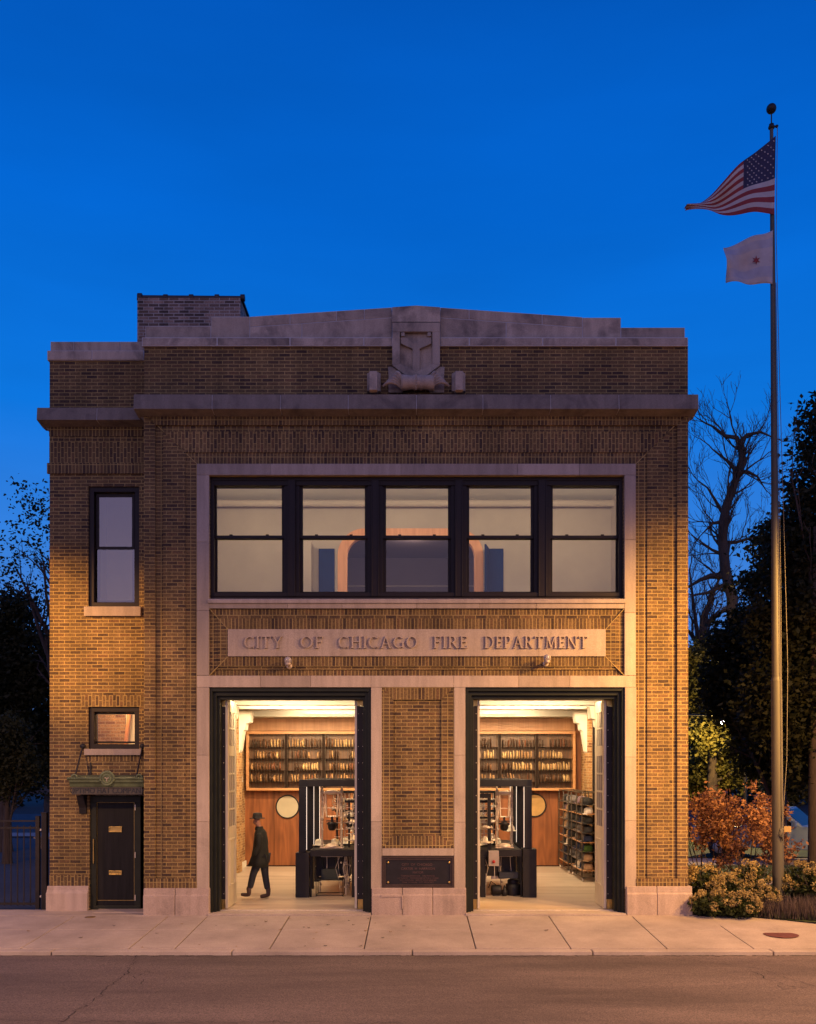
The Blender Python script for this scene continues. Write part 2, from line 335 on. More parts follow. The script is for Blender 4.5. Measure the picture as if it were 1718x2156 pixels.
M['castiron'] = mat('cast_iron_warm', (.45, .36, .28), .5, .3, .3, 18)
M['glass'] = glass('window_glass', .07)
M['glassdark'] = glass('stair_window_glass', .22, (.8, .8, .8), .05)
M['glassdoor'] = glass('door_glass', .10, (.16, .15, .13))
M['plaster'] = mat('cream_plaster', (.74, .68, .55), .8, 0, .04, 2)
M['ceilwhite'] = mat('white_ceiling_paint', (.62, .60, .52), .8, 0, .03, 2)
M['upwall'] = mat('taupe_wall_paint', (.43, .355, .275), .8, 0, .10, .7)
M['upback'] = mat('grey_plum_wall_paint', (.17, .135, .135), .8, 0, .08, 1.0)
M['blue'] = mat('navy_blue_paint', (.001, .020, .080), .8, 0, .2, 3, spec=.05)
M['walnut'] = wood('walnut_veneer', (.13, .040, .012), (.31, .105, .034), 2.4)
M['walnutl'] = wood('light_walnut_fascia', (.40, .19, .085), (.55, .29, .14), 5.0, dist=1.5)
M['trimwood'] = wood('orange_trim_wood', (.38, .17, .06), (.55, .27, .11), 4, axis='x')
M['archwood'] = wood('arch_maple', (.62, .25, .09), (.80, .36, .15), 4)
M['shelfdark'] = mat('shelf_black', (.022, .013, .010), .85, 0, .2, spec=.08)
M['shelfback'] = wood('shelf_back_wood', (.10, .042, .018), (.22, .10, .042), 2.5)
M['wire'] = mat('shelf_wire', (.10, .075, .055), .4, .6)
M['ifloor'] = wood('workshop_floor', (.38, .30, .235), (.58, .48, .38), .9, axis='x', rough=.35, dist=1.2)
M['ibrick'] = brick('interior_brick', ramp=[(0, (.22, .10, .04)), (.4, (.38, .19, .07)), (1, (.50, .29, .12))], mortar=(.50, .36, .2))
M['concrete'] = None

# ------------------------------------------------------------------ ground, road, pavement
def ground_mat(name, base, speck, sc, var=.2, cracks=0, stretch=(1, 1, 1), rough=.85, bump=.5, big=.4):
    m, nt, b = newmat(name); L = nt.links.new
    g = N(nt, 'ShaderNodeNewGeometry')
    n = N(nt, 'ShaderNodeTexNoise'); n.inputs['Scale'].default_value = sc; n.inputs['Detail'].default_value = 3; n.inputs['Roughness'].default_value = .8; L(g.outputs['Position'], n.inputs['Vector'])
    mp = N(nt, 'ShaderNodeMapping'); mp.inputs['Scale'].default_value = stretch; L(g.outputs['Position'], mp.inputs[0])
    n2 = N(nt, 'ShaderNodeTexNoise'); n2.inputs['Scale'].default_value = big; n2.inputs['Detail'].default_value = 8; n2.inputs['Roughness'].default_value = .65; L(mp.outputs[0], n2.inputs['Vector'])
    r = N(nt, 'ShaderNodeValToRGB'); e = r.color_ramp.elements; e[0].position = .34; e[1].position = .66
    e[0].color = (*[c*(1-speck) for c in base], 1); e[1].color = (*[c*(1+speck) for c in base], 1); L(n.outputs['Fac'], r.inputs[0])
    mr = N(nt, 'ShaderNodeMapRange'); mr.inputs['From Min'].default_value = .3; mr.inputs['From Max'].default_value = .7; mr.inputs['To Min'].default_value = 1-var; mr.inputs['To Max'].default_value = 1+var
    L(n2.outputs['Fac'], mr.inputs['Value'])
    v = N(nt, 'ShaderNodeVectorMath', operation='SCALE'); L(r.outputs[0], v.inputs[0]); L(mr.outputs[0], v.inputs[3])
    L(v.outputs[0], b.inputs['Base Color']); b.inputs['Roughness'].default_value = rough; b.inputs['Specular IOR Level'].default_value = .35
    bp = N(nt, 'ShaderNodeBump'); bp.inputs['Strength'].default_value = bump; bp.inputs['Distance'].default_value = .01
    L(n.outputs['Fac'], bp.inputs['Height']); L(bp.outputs[0], b.inputs['Normal'])
    return m
M['asphalt'] = ground_mat('asphalt', (.115, .084, .076), .6, 60, .42, stretch=(.5, 2.2, 1), bump=.9)
M['concrete'] = ground_mat('pavement_concrete', (.36, .29, .245), .14, 50, .24, stretch=(1, 1, 1), big=.9)
M['lawn'] = ground_mat('lawn_grass_soil', (.045, .060, .020), .6, 30, .4)
M['soil'] = ground_mat('planting_soil', (.045, .032, .022), .5, 22, .3)
M['crack'] = mat('crack', (.02, .015, .014), .95)
M['lot'] = ground_mat('car_park_asphalt', (.055, .055, .06), .4, 40, .2)

def sheet(name, poly, z, m, kind='structure'):
    me = bpy.data.meshes.new(name); me.from_pydata([(x, y, z if not callable(z) else z(x, y)) for x, y in poly], [], [tuple(range(len(poly)))]); me.materials.append(m)
    o = bpy.data.objects.new(name, me); C.objects.link(o); o['kind'] = kind; return o
sheet('ground', [(-400, -300), (400, -300), (400, 500), (-400, 500)], -.40, M['soil'])
KY = -2.92
def zs(y): return .0 if y > 0 else y*.055          # the pavement falls towards the kerb
sheet('road', [(-200, -16.5), (200, -16.5), (200, KY-.02), (-200, KY-.02)], -.225, M['asphalt'])
# pavement slabs: each a small bevelled panel in one mesh over a dark bed
mb = MB()
jx = [-40, -33, -26, -19.5, -16, -13, -10.4, -8.4, -6.6, -4.77, -4.0, -2.4, -.81, 1.07, 2.67, 4.29, 5.75, 7.6, 9.5, 11.4, 13.3, 15.2, 17.1, 20, 24, 30, 40]
def slab(x0, x1, y0, y1, g=.010, t=.10):
    dz = random.uniform(-.002, .002)
    vs = []
    for zz in (-t, 0):
        for (x, y) in ((x0+g, y0+g), (x1-g, y0+g), (x1-g, y1-g), (x0+g, y1-g)): vs.append((x, y, zs(y)+zz+dz))
    mb.add(vs, [(0,3,2,1),(4,5,6,7),(0,1,5,4),(1,2,6,5),(2,3,7,6),(3,0,4,7)])
ys = [(-.14, -1.32), (-1.32, -2.72)]
for i in range(len(jx)-1):
    x0, x1 = jx[i], jx[i+1]
    for (ya, yb) in ys:
        slab(x0, x1, yb, ya)
slab(-5.1, 5.6, -.14, .24); slab(-40, -5.1, -.14, .62); slab(5.6, 40, -1.0, -.14)
mb.build('pavement', M['concrete'], kind='structure', bevel=.006)
sheet('pavement_bed', [(-60, -2.75), (60, -2.75), (60, .62), (-60, .62)], lambda x, y: zs(y)-.035, M['darkjoint'])
mb = MB(); 
for i in range(-14, 15): mb.box(i*3+.01, i*3+2.99, KY-.02, -2.73, -.35, zs(-2.8)-.004)
mb.build('kerb', M['concrete'], kind='structure', bevel=.012)
# road cracks, follow the photo
def crackpath(pts, wid, seed, z=-.221):
    rnd = random.Random(seed); P2 = []
    for i in range(len(pts)-1):
        a, b = Vector(pts[i]), Vector(pts[i+1]); n = max(2, int((b-a).length/.07))
        for k in range(n): P2.append(a.lerp(b, k/n)+Vector((rnd.gauss(0, .028), rnd.gauss(0, .028))))
    vs = []; fs = []
    for i, p in enumerate(P2):
        t = (P2[min(i+1, len(P2)-1)]-P2[max(0, i-1)]); t = Vector((1, 0)) if t.length < 1e-6 else t.normalized(); nn = Vector((-t.y, t.x)); w_ = wid*rnd.uniform(.1, 1.3)
        vs += [(p.x+nn.x*w_, p.y+nn.y*w_, z), (p.x-nn.x*w_, p.y-nn.y*w_, z)]
        if i: fs.append((2*i-2, 2*i-1, 2*i+1, 2*i))
    return vs, fs
def RP(u, v, z=-.225):      # road point from photo grid
    d = (H-z)*F/(v-YH); return ((u-CX)*d/F, d-D)
mb = MB()
for k, (pts, wd) in enumerate([
    ([(290, 2010), (268, 2048), (232, 2075), (205, 2100), (165, 2125), (130, 2150), (118, 2175)], .011),
    ([(268, 2048), (285, 2060), (305, 2045), (330, 2050)], .006), ([(300, 2060), (302, 2075)], .006),
    ([(0, 2148), (140, 2150), (430, 2153), (640, 2152), (860, 2154)], .007),
    ([(1405, 2020), (1530, 2030), (1600, 2040), (1660, 2060), (1740, 2085)], .007),
    ([(1585, 2045), (1610, 2060), (1640, 2068), (1665, 2078), (1690, 2080), (1718, 2085)], .010), ([(1640, 2068), (1650, 2085), (1680, 2078)], .007),
    ([(360, 2072), (450, 2074), (560, 2074)], .004), ([(0, 2007), (120, 2008), (330, 2013), (480, 2016)], .010)]):
    vs, fs = crackpath([RP(*p) for p in pts], wd*.8, k); mb.add(vs, fs)
vs, fs = crackpath([(-12, KY-.03), (-4, KY-.05), (3, KY-.03), (12, KY-.04)], .022, 77); mb.add(vs, fs)
mb.build('road_crack', M['crack'], kind='structure')
sheet('lawn', [(6.1, .1), (8.2, -1.28), (60, -1.28), (60, 9.4), (6.1, 9.4)], -.012, M['lawn'])
sheet('lawn', [(5.5, 14), (15, 14), (15, 80), (5.5, 80)], -.20, M['lawn'])
sheet('planting_bed', [(5.5, .0), (6.2, -.12), (8.4, -1.02), (14, -1.05), (14, 2.6), (5.5, 2.6)], .02, M['soil'])
sheet('garden_path', [(5.6, 4.2), (7.1, 4.2), (9.4, 4.9), (20, 5.0), (20, 6.1), (9.0, 6.0), (5.6, 6.0)], -.004, M['concrete'])
sheet('side_street', [(5.5, 9.5), (60, 9.5), (60, 16.5), (5.5, 16.5)], -.24, M['concrete'])
sheet('car_park', [(-60, .64), (-7.4, .64), (-7.4, 40), (-60, 40)], -.02, M['lot'])
sheet('car_park_island', [(-60, 20), (-10.8, 20.6), (-9.2, 21), (-9.0, 22.5), (-60, 24)], .03, M['concrete'])

# ------------------------------------------------------------------ the fire station
B = thing('fire_station', 'two storey brick fire station with pale stone trim and two open garage doors', 'building')
def grid_wall(mb, x0, x1, z0, z1, ops, y0, y1):
    xs = sorted({x0, x1, *[o[0] for o in ops], *[o[1] for o in ops]}); zz = sorted({z0, z1, *[o[2] for o in ops], *[o[3] for o in ops]})
    for i in range(len(xs)-1):
        for j in range(len(zz)-1):
            cx, cz = (xs[i]+xs[i+1])/2, (zz[j]+zz[j+1])/2
            if any(o[0] < cx < o[1] and o[2] < cz < o[3] for o in ops): continue
            mb.box(xs[i], xs[i+1], y0, y1, zz[j], zz[j+1])
XL, XR = PX(303), PX(1449)
OPW = (PX(440), PX(1314), PZ(1261), PZ(1000)); OGL = (PX(440), PX(781), -.3, PZ(1448)); OGR = (PX(980), PX(1316), -.3, PZ(1447))
ZT = PZ(866)           # under the cornice
mb = MB(); grid_wall(mb, XL, XR, -.3, ZT, [OPW, OGL, OGR], .07, .40)
mb.box(XL, XR, .02, .40, PZ(860), PZ(712))                                # parapet
mb.box(XL, -4.87, .401, 9.2, -.3, PZ(712)); mb.box(4.92, XR, .401, 9.2, -.3, PZ(712)); mb.box(XL, XR, 9.2, 9.5, -.3, PZ(720))
mb.build('brick_wall', M['brick'], B)
mb = MB(); mb.box(-4.87, 4.92, .4, 9.2, 10.2, 10.4); mb.box(-7.1, XL, .95, 8.0, 9.6, 9.75); mb.build('roof', M['darkjoint'], B)
mb = MB(); mb.box(XL+.05, XR-.05, .015, .42, PZ(727), PZ(714)); mb.build('parapet_core', M['mortar'], B)

# mitred brick frames round the stone surround: rings A..D (outer to inner)
def portal(o, i, yf, top_m, side_m, zb, name):
    # o, i = (xl, xr, zt) outer and inner
    g = .004
    t = MB(); t.prism([(o[0]+g*2, o[2]), (o[1]-g*2, o[2]), (i[1]+0-g, i[2]), (i[0]+g, i[2])], yf, .075); t.build(name, M[top_m], B)
    s = MB(); s.prism([(o[0], o[2]-g*2), (i[0], i[2]-g), (i[0], zb), (o[0], zb)], yf+.001, .075); s.prism([(o[1], o[2]-g*2), (o[1], zb), (i[1], zb), (i[1], i[2]-g)], yf+.001, .075); s.each(name, M[side_m], B)
rings = [(303, 1449, 868), (326.5, 1426, 895), (343, 1409.5, 908), (390, 1363, 952), (414, 1339, 976)]
rings = [(PX(a), PX(b), PZ(c)) for a, b, c in rings]
zb = PZ(1850)
for k, (yf, tm, sm) in enumerate([(0.0, 'soldier', 'brick'), (.045, 'header', 'header'), (.012, 'soldier2', 'brick'), (.034, 'soldier', 'header')]):
    portal(rings[k], rings[k+1], yf, tm, sm, zb, 'brick_frame')
mb = MB()
for sx in (0, 1):      # light mortar mitre lines
    a, b = rings[0], rings[-1]
    p0 = Vector((a[sx], a[2])); p1 = Vector((b[sx], b[2])); d_ = (p1-p0).normalized(); n_ = Vector((-d_.y, d_.x))*.007
    mb.prism([tuple(p0+n_), tuple(p1+n_), tuple(p1-n_), tuple(p0-n_)], .030, .07)
mb.each('mitre_joint', M['mortar'], B)
# soldier course at the foot of the piers
mb = MB()
for a, b in ((303, 414), (1339, 1449)): mb.box(PX(a)-.002, PX(b)-.004, -.004, .07, PZ(1872), PZ(1850))
mb.each('soldier_course', M['soldier'], B)

def blocks(name, rects, y0, y1, m, jm='joint', gap=.006, bevel=.006, back=.012, parent=None):
    """stone blocks given as polygons in photo grid coordinates, each shrunk by the joint, over a mortar core"""
    mb = MB()
    for r in rects:
        if len(r) == 4 and not hasattr(r[0], '__len__'): x0, x1, v0, v1 = r; pol = [(x0, v0), (x1, v0), (x1, v1), (x0, v1)]
        else: pol = r
        pw = [(PX(a), PZ(b)) for a, b in pol]; cx = sum(p[0] for p in pw)/len(pw); cz = sum(p[1] for p in pw)/len(pw)
        q = [(x-gap*(1 if x > cx else -1), z-gap*(1 if z > cz else -1)) for x, z in pw]
        mb.prism(q, y0, y1)
    mb.each(name, M[m], parent or B, bevel=bevel)
    if back is not None:
        mb = MB()
        for r in rects:
            if len(r) == 4 and not hasattr(r[0], '__len__'): x0, x1, v0, v1 = r; pol = [(x0, v0), (x1, v0), (x1, v1), (x0, v1)]
            else: pol = r
            pw = [(PX(a), PZ(b)) for a, b in pol]; cx = sum(p[0] for p in pw)/len(pw); cz = sum(p[1] for p in pw)/len(pw)
            q = [(x-.002*(1 if x > cx else -1), z-.002*(1 if z > cz else -1)) for x, z in pw]
            mb.prism(q, y0+back*.5, y1-.004)
        mb.build('mortar_bed', M[jm], B)
# parapet stones
blocks('parapet_coping', [(300, 458, 712, 730), (458, 611, 712, 730), (611, 766, 712, 730), (766, 826, 712, 730), (927, 988, 712, 730), (988, 1142, 712, 730), (1142, 1296, 712, 730), (1296, 1447, 712, 730)], -.04, .43, 'parstone', bevel=.015, gap=.007)
par = [(305, 443, 684.5, 711.5), (443, 525, 665, 711.5), (1227, 1308, 667, 711.5), (1308, 1443, 688, 711.5)]
def yt(x): return 642+(875-x)*(665-642)/(875-525) if x < 875 else 642+(x-875)*(666-642)/(1227-875)
def ym(x): return yt(x)+21.5
for a, b in ((525, 610), (610, 708), (708, 767), (767, 825), (927, 988), (988, 1142), (1142, 1227)): par.append([(a, yt(a)), (b, yt(b)), (b, ym(b)), (a, ym(a))])
for a, b in ((525, 635), (635, 825), (927, 1066), (1066, 1227)): par.append([(a, ym(a)), (b, ym(b)), (b, 711.5), (a, 711.5)])
blocks('parapet_stone', par, .03, .42, 'parstone', bevel=.008, gap=.007)
# cornice with sloping soffit
def cornice(xa, xb, vt, vb, joints, yw, p, name, ret_l=True, ret_r=True):
    xs = [xa]+joints+[xb]; mb = MB(); s = (D+yw-p)/F
    X = lambda u: (u-CX)*s
    zt, zf, zb_ = H-(vt-YH)*s, H-(vb-YH)*s, 0
    zb_ = zf-.045
    for i in range(len(xs)-1):
        a, b = X(xs[i])+.006, X(xs[i+1])-.006
        prof = [(yw-p, zf), (yw-p+.03, zt), (yw+.2, zt+.02), (yw+.2, zb_), (yw+.0, zb_), (yw-p+.05, zf-.005)]
        ca = cb = 0
        mb.prismx([(y, z) for y, z in prof], a, b)
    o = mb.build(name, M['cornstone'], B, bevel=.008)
    mb = MB(); mb.prismx([(yw-p+.012, zf+.004), (yw-p+.045, zt-.004), (yw+.19, zt+.012), (yw+.19, zb_+.01), (yw-p+.06, zf)], X(xa)+.02, X(xb)-.02); mb.build('mortar_bed', M['joint'], B)
    return zt, zf, X(xa), X(xb)
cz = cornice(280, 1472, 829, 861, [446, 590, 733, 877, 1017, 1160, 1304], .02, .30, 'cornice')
# cornice end returns
mb = MB()
for xo, xi in ((cz[2], XL), (cz[3], XR)):
    mb.prism([(xo, cz[1]), (xo, cz[0]), (xi, cz[0]), (xi, cz[1]-.1), (xi+(xo-xi)*.12, cz[1]-.10)], .03, 2.5)
mb.each('cornice_return', M['cornstone'], B)
mb = MB(); mb.box(XL-.02, XR+.02, -.05, .05, PZ(869), PZ(864)); mb.each('bed_mould', M['stone'], B)

# crest: pier, shield recess with raised Y, scroll, leaves and side brackets
yc = -.10
mb = MB()
mb.prism([(PX(825.5), PZ(650.5)), (PX(876), PZ(647)), (PX(926.5), PZ(650.5)), (PX(926.5), PZ(682)), (PX(825.5), PZ(682))], yc+.02, .42)
crest = mb.build('crest', M['parstone'], B, bevel=.01)
mb = MB()   # frame of the pier leaves a shield-shaped recess
fr = [(842, 703), (910, 703), (910, 770), (876, 788), (842, 770)]
ou = [(826, 683.5), (926, 683.5), (926, 775), (895, 797), (857, 797), (826, 775)]
def q(pts): return [(PX(a), PZ(b)) for a, b in pts]
mb.prism(q([(826, 684), (926, 684), (926, 703), (826, 703)]), yc, .3)
mb.prism(q([(826, 703.1), (842, 703.1), (842, 770), (826, 773)]), yc, .3); mb.prism(q([(910, 703.1), (926, 703.1), (926, 773), (910, 770)]), yc, .3)
mb.prism(q([(826, 773.1), (842, 770.1), (876, 788), (876, 812), (857, 797)]), yc, .3); mb.prism(q([(926, 773.1), (910, 770.1), (876, 788), (876, 812), (895, 797)]), yc, .3)
mb.prism(q([(842, 703.1), (910, 703.1), (910, 770), (876, 788), (842, 770)]), yc+.09, .3)
mb.build('shield_surround', M['parstone'], crest, bevel=.005)
mb = MB()
mb.prism(q([(868.5, 738), (883.5, 738), (883.5, 784), (876, 788), (868.5, 784)]), yc+.015, yc+.095)
mb.prism(q([(844, 714), (854, 714), (876, 726), (876, 740), (868.5, 738), (844, 727)]), yc+.0155, yc+.095)
mb.prism(q([(908, 714), (898, 714), (876, 726), (876, 740), (883.5, 738), (908, 727)]), yc+.016, yc+.095)
mb.prism(q([(844.5, 705), (852, 705), (852, 713), (844.5, 713)]), yc-.01, yc+.095); mb.prism(q([(900, 705), (907.5, 705), (907.5, 713), (900, 713)]), yc-.01, yc+.095)
mb.build('y_emblem', M['parstone'], crest, bevel=.004)
mb = MB()
mb.prism(q([(817, 774), (826, 774), (857, 797), (847, 828), (818, 828), (818, 792)]), yc+.06, .3); mb.prism(q([(936, 774), (926, 774), (895, 797), (905, 828), (935, 828), (935, 792)]), yc+.06, .3)
mb.each('shoulder', M['parstone'], crest, bevel=.005)
mb = MB()    # horizontal scroll
s0 = P(0, 807, yc)[2]
prof = []
xa, xb = PX(847), PX(912); rr = .155
for t in np.linspace(0, 1, 25):
    r_ = rr*(.80+.20*abs(2*t-1)**1.5)
    if .36 < t < .64: r_ = rr*.92
    if .43 < t < .57: r_ = rr*.86
    prof.append((r_, xa+(xb-xa)*t))
mb.lathe(prof, (0, yc-.03, s0), 'x', 24)
for xx, sg in ((xa, -1), (xb, 1)):
    mb.lathe([(rr, 0), (rr*1.02, .012*sg), (rr*.85, .02*sg)] if sg > 0 else [(rr*.85, -.02), (rr*1.02, -.012), (rr, 0)], (xx, yc-.03, s0), 'x', 24)
for k in range(9):
    a = -1.35+2.7*k/8
    c = (PX(876), yc-.03-math.cos(a)*rr*.88, s0+math.sin(a)*rr*.88)
    mb.lathe([(.003, -.022), (.016, -.014), (.022, 0), (.016, .014), (.003, .022)], c, 'z', 10)
mb.build('scroll', M['stone'], crest)
mb = MB()    # acanthus leaves, fanned lobes
for sg, x0 in ((-1, 848), (1, 904)):
    for k in range(5):
        p0 = (848, 827); p1 = (826+k*4, 806-k*5); p2 = (807+k*6.5, 821-k*6.2); pts = []
        for t in np.linspace(0, 1, 8):
            u_ = (1-t)**2*p0[0]+2*t*(1-t)*p1[0]+t*t*p2[0]; v_ = (1-t)**2*p0[1]+2*t*(1-t)*p1[1]+t*t*p2[1]
            if sg > 0: u_ = 1752-u_
            pts.append((PX(u_), yc-.03-.11*math.sin(t*math.pi*.85), PZ(v_)))
        mb.tube(pts, [.012, .020, .026, .030, .033, .034, .032, .016], 8)
mb.each('acanthus', M['stone'], crest)
mb = MB()
for u0 in (773.5, 951):
    mb.box(PX(u0), PX(u0+28), yc-.02, .3, PZ(828), PZ(791)); mb.box(PX(u0+3), PX(u0+25), yc-.04, .3, PZ(829), PZ(790))
    mb.box(PX(u0+6), PX(u0+22), yc-.26, .0, PZ(836), PZ(797))
mb.each('bracket', M['parstone'], crest, bevel=.006)
# the brick pier behind side of the crest stays brick

# stone surround ------------------------------------------------------------
ys_ = .002
sur = [(414, 569, 976, 1000), (569, 844, 976, 1000), (844, 1090, 976, 1000), (1090, 1220, 976, 1000), (1220, 1339, 976, 1000)]
for a, b, vs in ((414, 440, (1000, 1141, 1285, 1422)), (1315, 1339, (1000, 1136, 1290, 1422))):
    for i in range(len(vs)-1): sur.append((a, b, vs[i], vs[i+1]))
for a, b in ((440, 605), (605, 720), (720, 877), (877, 1010), (1010, 1130), (1130, 1315)): sur.append((a, b, 1261, 1281))
for a, b in ((414, 548), (548, 654), (654, 781), (781, 955), (955, 1092), (1092, 1200), (1200, 1339)): sur.append((a, b, 1422.3, 1447))
for a, b, vs in ((414, 440, (1447, 1590, 1730, 1872)), (781, 804, (1447, 1730, 1872)), (956, 980, (1447, 1590, 1731, 1872)), (1316, 1340, (1447, 1594, 1728, 1872))):
    for i in range(len(vs)-1): sur.append((a, b, vs[i], vs[i+1]))
sur.append((804.3, 955.7, 1786, 1802))
blocks('stone_surround', sur, ys_, .39, 'stone', 'darkjoint', gap=.0022, bevel=.004, back=None)
# sloping window sill lip
mb = MB(); mb.prismx([(-.03, PZ(1264)), (-.03, PZ(1270)), (.01, PZ(1270)), (.01, PZ(1261)), (.01, PZ(1260.5))], PX(438), PX(1317)); mb.build('sill', M['stone'], B)

# sign panel rings ------------------------------------------------------------
def ring(o, i, yf, hm, vm_, y1=.09):
    g = .004; (a0, a1, av0, av1), (b0, b1, bv0, bv1) = o, i
    t = MB()
    t.prism(q([(a0, av0), (a1, av0), (b1, bv0), (b0, bv0)]), yf, y1); t.prism(q([(a0, av1), (a1, av1), (b1, bv1), (b0, bv1)]), yf, y1); t.each('brick_frame', M[hm], B)
    t = MB()
    t.prism(q([(a0, av0+.5), (b0, bv0+.5), (b0, bv1-.5), (a0, av1-.5)]), yf+.001, y1); t.prism(q([(a1, av0+.5), (b1, bv0+.5), (b1, bv1-.5), (a1, av1-.5)]), yf+.001, y1); t.each('brick_frame', M[vm_], B)
M['sold12'] = brick('brick_soldier_short', True, 0, bw=.5, sz=.1)
R1 = [(440, 1315, 1281, 1422), (452, 1303, 1294, 1410), (459, 1296, 1302, 1403), (480, 1275, 1325, 1382)]
ring(R1[0], R1[1], .055, 'sold12', 'header'); ring(R1[1], R1[2], .035, 'brick', 'header'); ring(R1[2], R1[3], .012, 'sold12', 'header')
mb = MB()
for (x0, v0, x1, v1) in ((440, 1281, 480, 1325), (1315, 1281, 1275, 1325), (440, 1422, 480, 1382), (1315, 1422, 1275, 1382)):
    p0 = Vector((PX(x0), PZ(v0))); p1 = Vector((PX(x1), PZ(v1))); d_ = (p1-p0).normalized(); n_ = Vector((-d_.y, d_.x))*.005
    mb.prism([tuple(p0+n_), tuple(p1+n_), tuple(p1-n_), tuple(p0-n_)], .009, .07)
mb.each('mitre_joint', M['mortar'], B)
mb = MB()
for a, b in ((480, 716), (716, 966), (966, 1134), (1134, 1275)): mb.box(PX(a)+.001, PX(b)-.001, -.022, .1, PZ(1382), PZ(1325))
sign = mb.build('inscription_panel', M['stone'], B, bevel=.002)

# lettering: stroke built roman capitals
def glyph(ch):
    T, t = .108, .055
    l = lambda x0, y0, x1, y1, w: ('l', x0, y0, x1, y1, w); s = lambda x, y, w=.26: ('s', x, y, w)
    a = lambda *k: ('a',)+k
    G = {
     'I': (.30, [l(.15, 0, .15, 1, T), s(.15, 0), s(.15, 1)]),
     'C': (.92, [a(.50, .5, .44, .46, 48, 312, T, t), l(.80, .80, .80, .99, .05), l(.80, .01, .80, .20, .05)]),
     'G': (.98, [a(.50, .5, .44, .46, 48, 305, T, t), l(.80, .80, .80, .99, .05), l(.83, .04, .83, .44, T), s(.83, .44, .26)]),
     'O': (1.0, [a(.50, .5, .44, .46, 0, 360, T, t)]),
     'T': (.84, [l(.42, 0, .42, 1, T), l(.04, .965, .80, .965, .07), s(.42, 0), l(.065, .82, .065, .99, .05), l(.775, .82, .775, .99, .05)]),
     'Y': (.88, [l(.44, 0, .44, .48, T), l(.44, .45, .12, 1, T), l(.44, .45, .76, 1, t), s(.44, 0), s(.12, 1), s(.76, 1, .22)]),
     'F': (.62, [l(.15, 0, .15, 1, T), s(.15, 0), l(.05, .965, .56, .965, .07), l(.15, .53, .48, .53, .06), l(.545, .80, .545, .99, .05), l(.475, .45, .475, .61, .04)]),
     'E': (.64, [l(.15, 0, .15, 1, T), l(.05, .965, .56, .965, .07), l(.05, .035, .58, .035, .07), l(.15, .53, .48, .53, .06), l(.545, .80, .545, .99, .05), l(.565, .01, .565, .2, .05), l(.475, .45, .475, .61, .04)]),
     'H': (.96, [l(.18, 0, .18, 1, T), l(.78, 0, .78, 1, T), l(.18, .53, .78, .53, t), s(.18, 0), s(.18, 1), s(.78, 0), s(.78, 1)]),
     'A': (.94, [l(.14, 0, .46, 1, t), l(.46, 1, .80, 0, T), l(.26, .34, .69, .34, t), s(.13, 0, .22), s(.81, 0, .26)]),
     'R': (.82, [l(.17, 0, .17, 1, T), s(.17, 0), l(.05, .97, .42, .97, .06), l(.17, .50, .42, .50, .05), a(.40, .735, .22, .235, -90, 90, T, t), l(.38, .50, .74, 0, T), s(.76, 0, .2)]),
     'P': (.72, [l(.17, 0, .17, 1, T), s(.17, 0), l(.05, .97, .42, .97, .06), l(.17, .46, .42, .46, .05), a(.38, .715, .25, .27, -90, 90, T, t)]),
     'D': (.94, [l(.17, 0, .17, 1, T), l(.05, .97, .44, .97, .06), l(.05, .03, .44, .03, .06), a(.42, .5, .42, .47, -90, 90, T, t)]),
     'M': (1.12, [l(.16, 0, .22, 1, t), l(.22, 1, .56, .06, T), l(.56, .06, .90, 1, t), l(.90, 1, .96, 0, T), s(.16, 0, .2), s(.96, 0), s(.18, 1, .16), s(.93, 1, .16)]),
     'N': (1.0, [l(.17, 0, .17, 1, t), l(.17, 1, .83, 0, T), l(.83, 0, .83, 1, t), s(.17, 0, .22), s(.12, 1, .2), s(.83, 1, .22)]),
    }
    return G[ch]
def word(mb, text, x0, x1, z0, h, yf, yb):
    adv = [glyph(c)[0] for c in text]; gap = .10; tot = sum(adv)+gap*(len(text)-1); k = (x1-x0)/tot; x = x0; n = 0
    for c, ad in zip(text, adv):
        for g in glyph(c)[1]:
            n += 1; y = yf-.0004*(n % 9)
            X = lambda a: x+a*k; Z = lambda b: z0+b*h
            if g[0] == 'l':
                _, ax, az, bx, bz, w_ = g; p0 = Vector((X(ax), Z(az))); p1 = Vector((X(bx), Z(bz))); d_ = (p1-p0).normalized(); nn = Vector((-d_.y, d_.x))*w_*h*.5
                mb.prism([tuple(p0+nn), tuple(p1+nn), tuple(p1-nn), tuple(p0-nn)], y, yb)
            elif g[0] == 's':
                _, sx, sy, sw = g; zz = Z(sy); s2 = sw*.5*k; th = .05*h; up = 1 if sy < .5 else -1
                mb.prism([(X(sx)-s2, zz), (X(sx)+s2, zz), (X(sx)+s2, zz+up*th*.5), (X(sx)+s2*.45, zz+up*th*1.3), (X(sx)-s2*.45, zz+up*th*1.3), (X(sx)-s2, zz+up*th*.5)], y, yb)
            else:
                _, cx, cy, rx, ry, a0, a1, wt, wn = g; nseg = max(8, int(abs(a1-a0)/11))
                for i in range(nseg):
                    b = [R(a0+(a1-a0)*j/nseg) for j in (i, i+1)]; pol = []
                    for ang in b:
                        w_ = wn+(wt-wn)*abs(math.cos(ang)); pol.append((X(cx+(rx+w_*.1)*math.cos(ang)), Z(cy+(ry+w_*.1)*math.sin(ang))))
                    for ang in b[::-1]:
                        w_ = wn+(wt-wn)*abs(math.cos(ang)); pol.append((X(cx+(rx-w_*.95)*math.cos(ang)), Z(cy+(ry-w_*.8)*math.sin(ang))))
                    mb.prism(pol, y-.0001*(i % 2), yb)
        x += (ad+gap)*k
mb = MB()
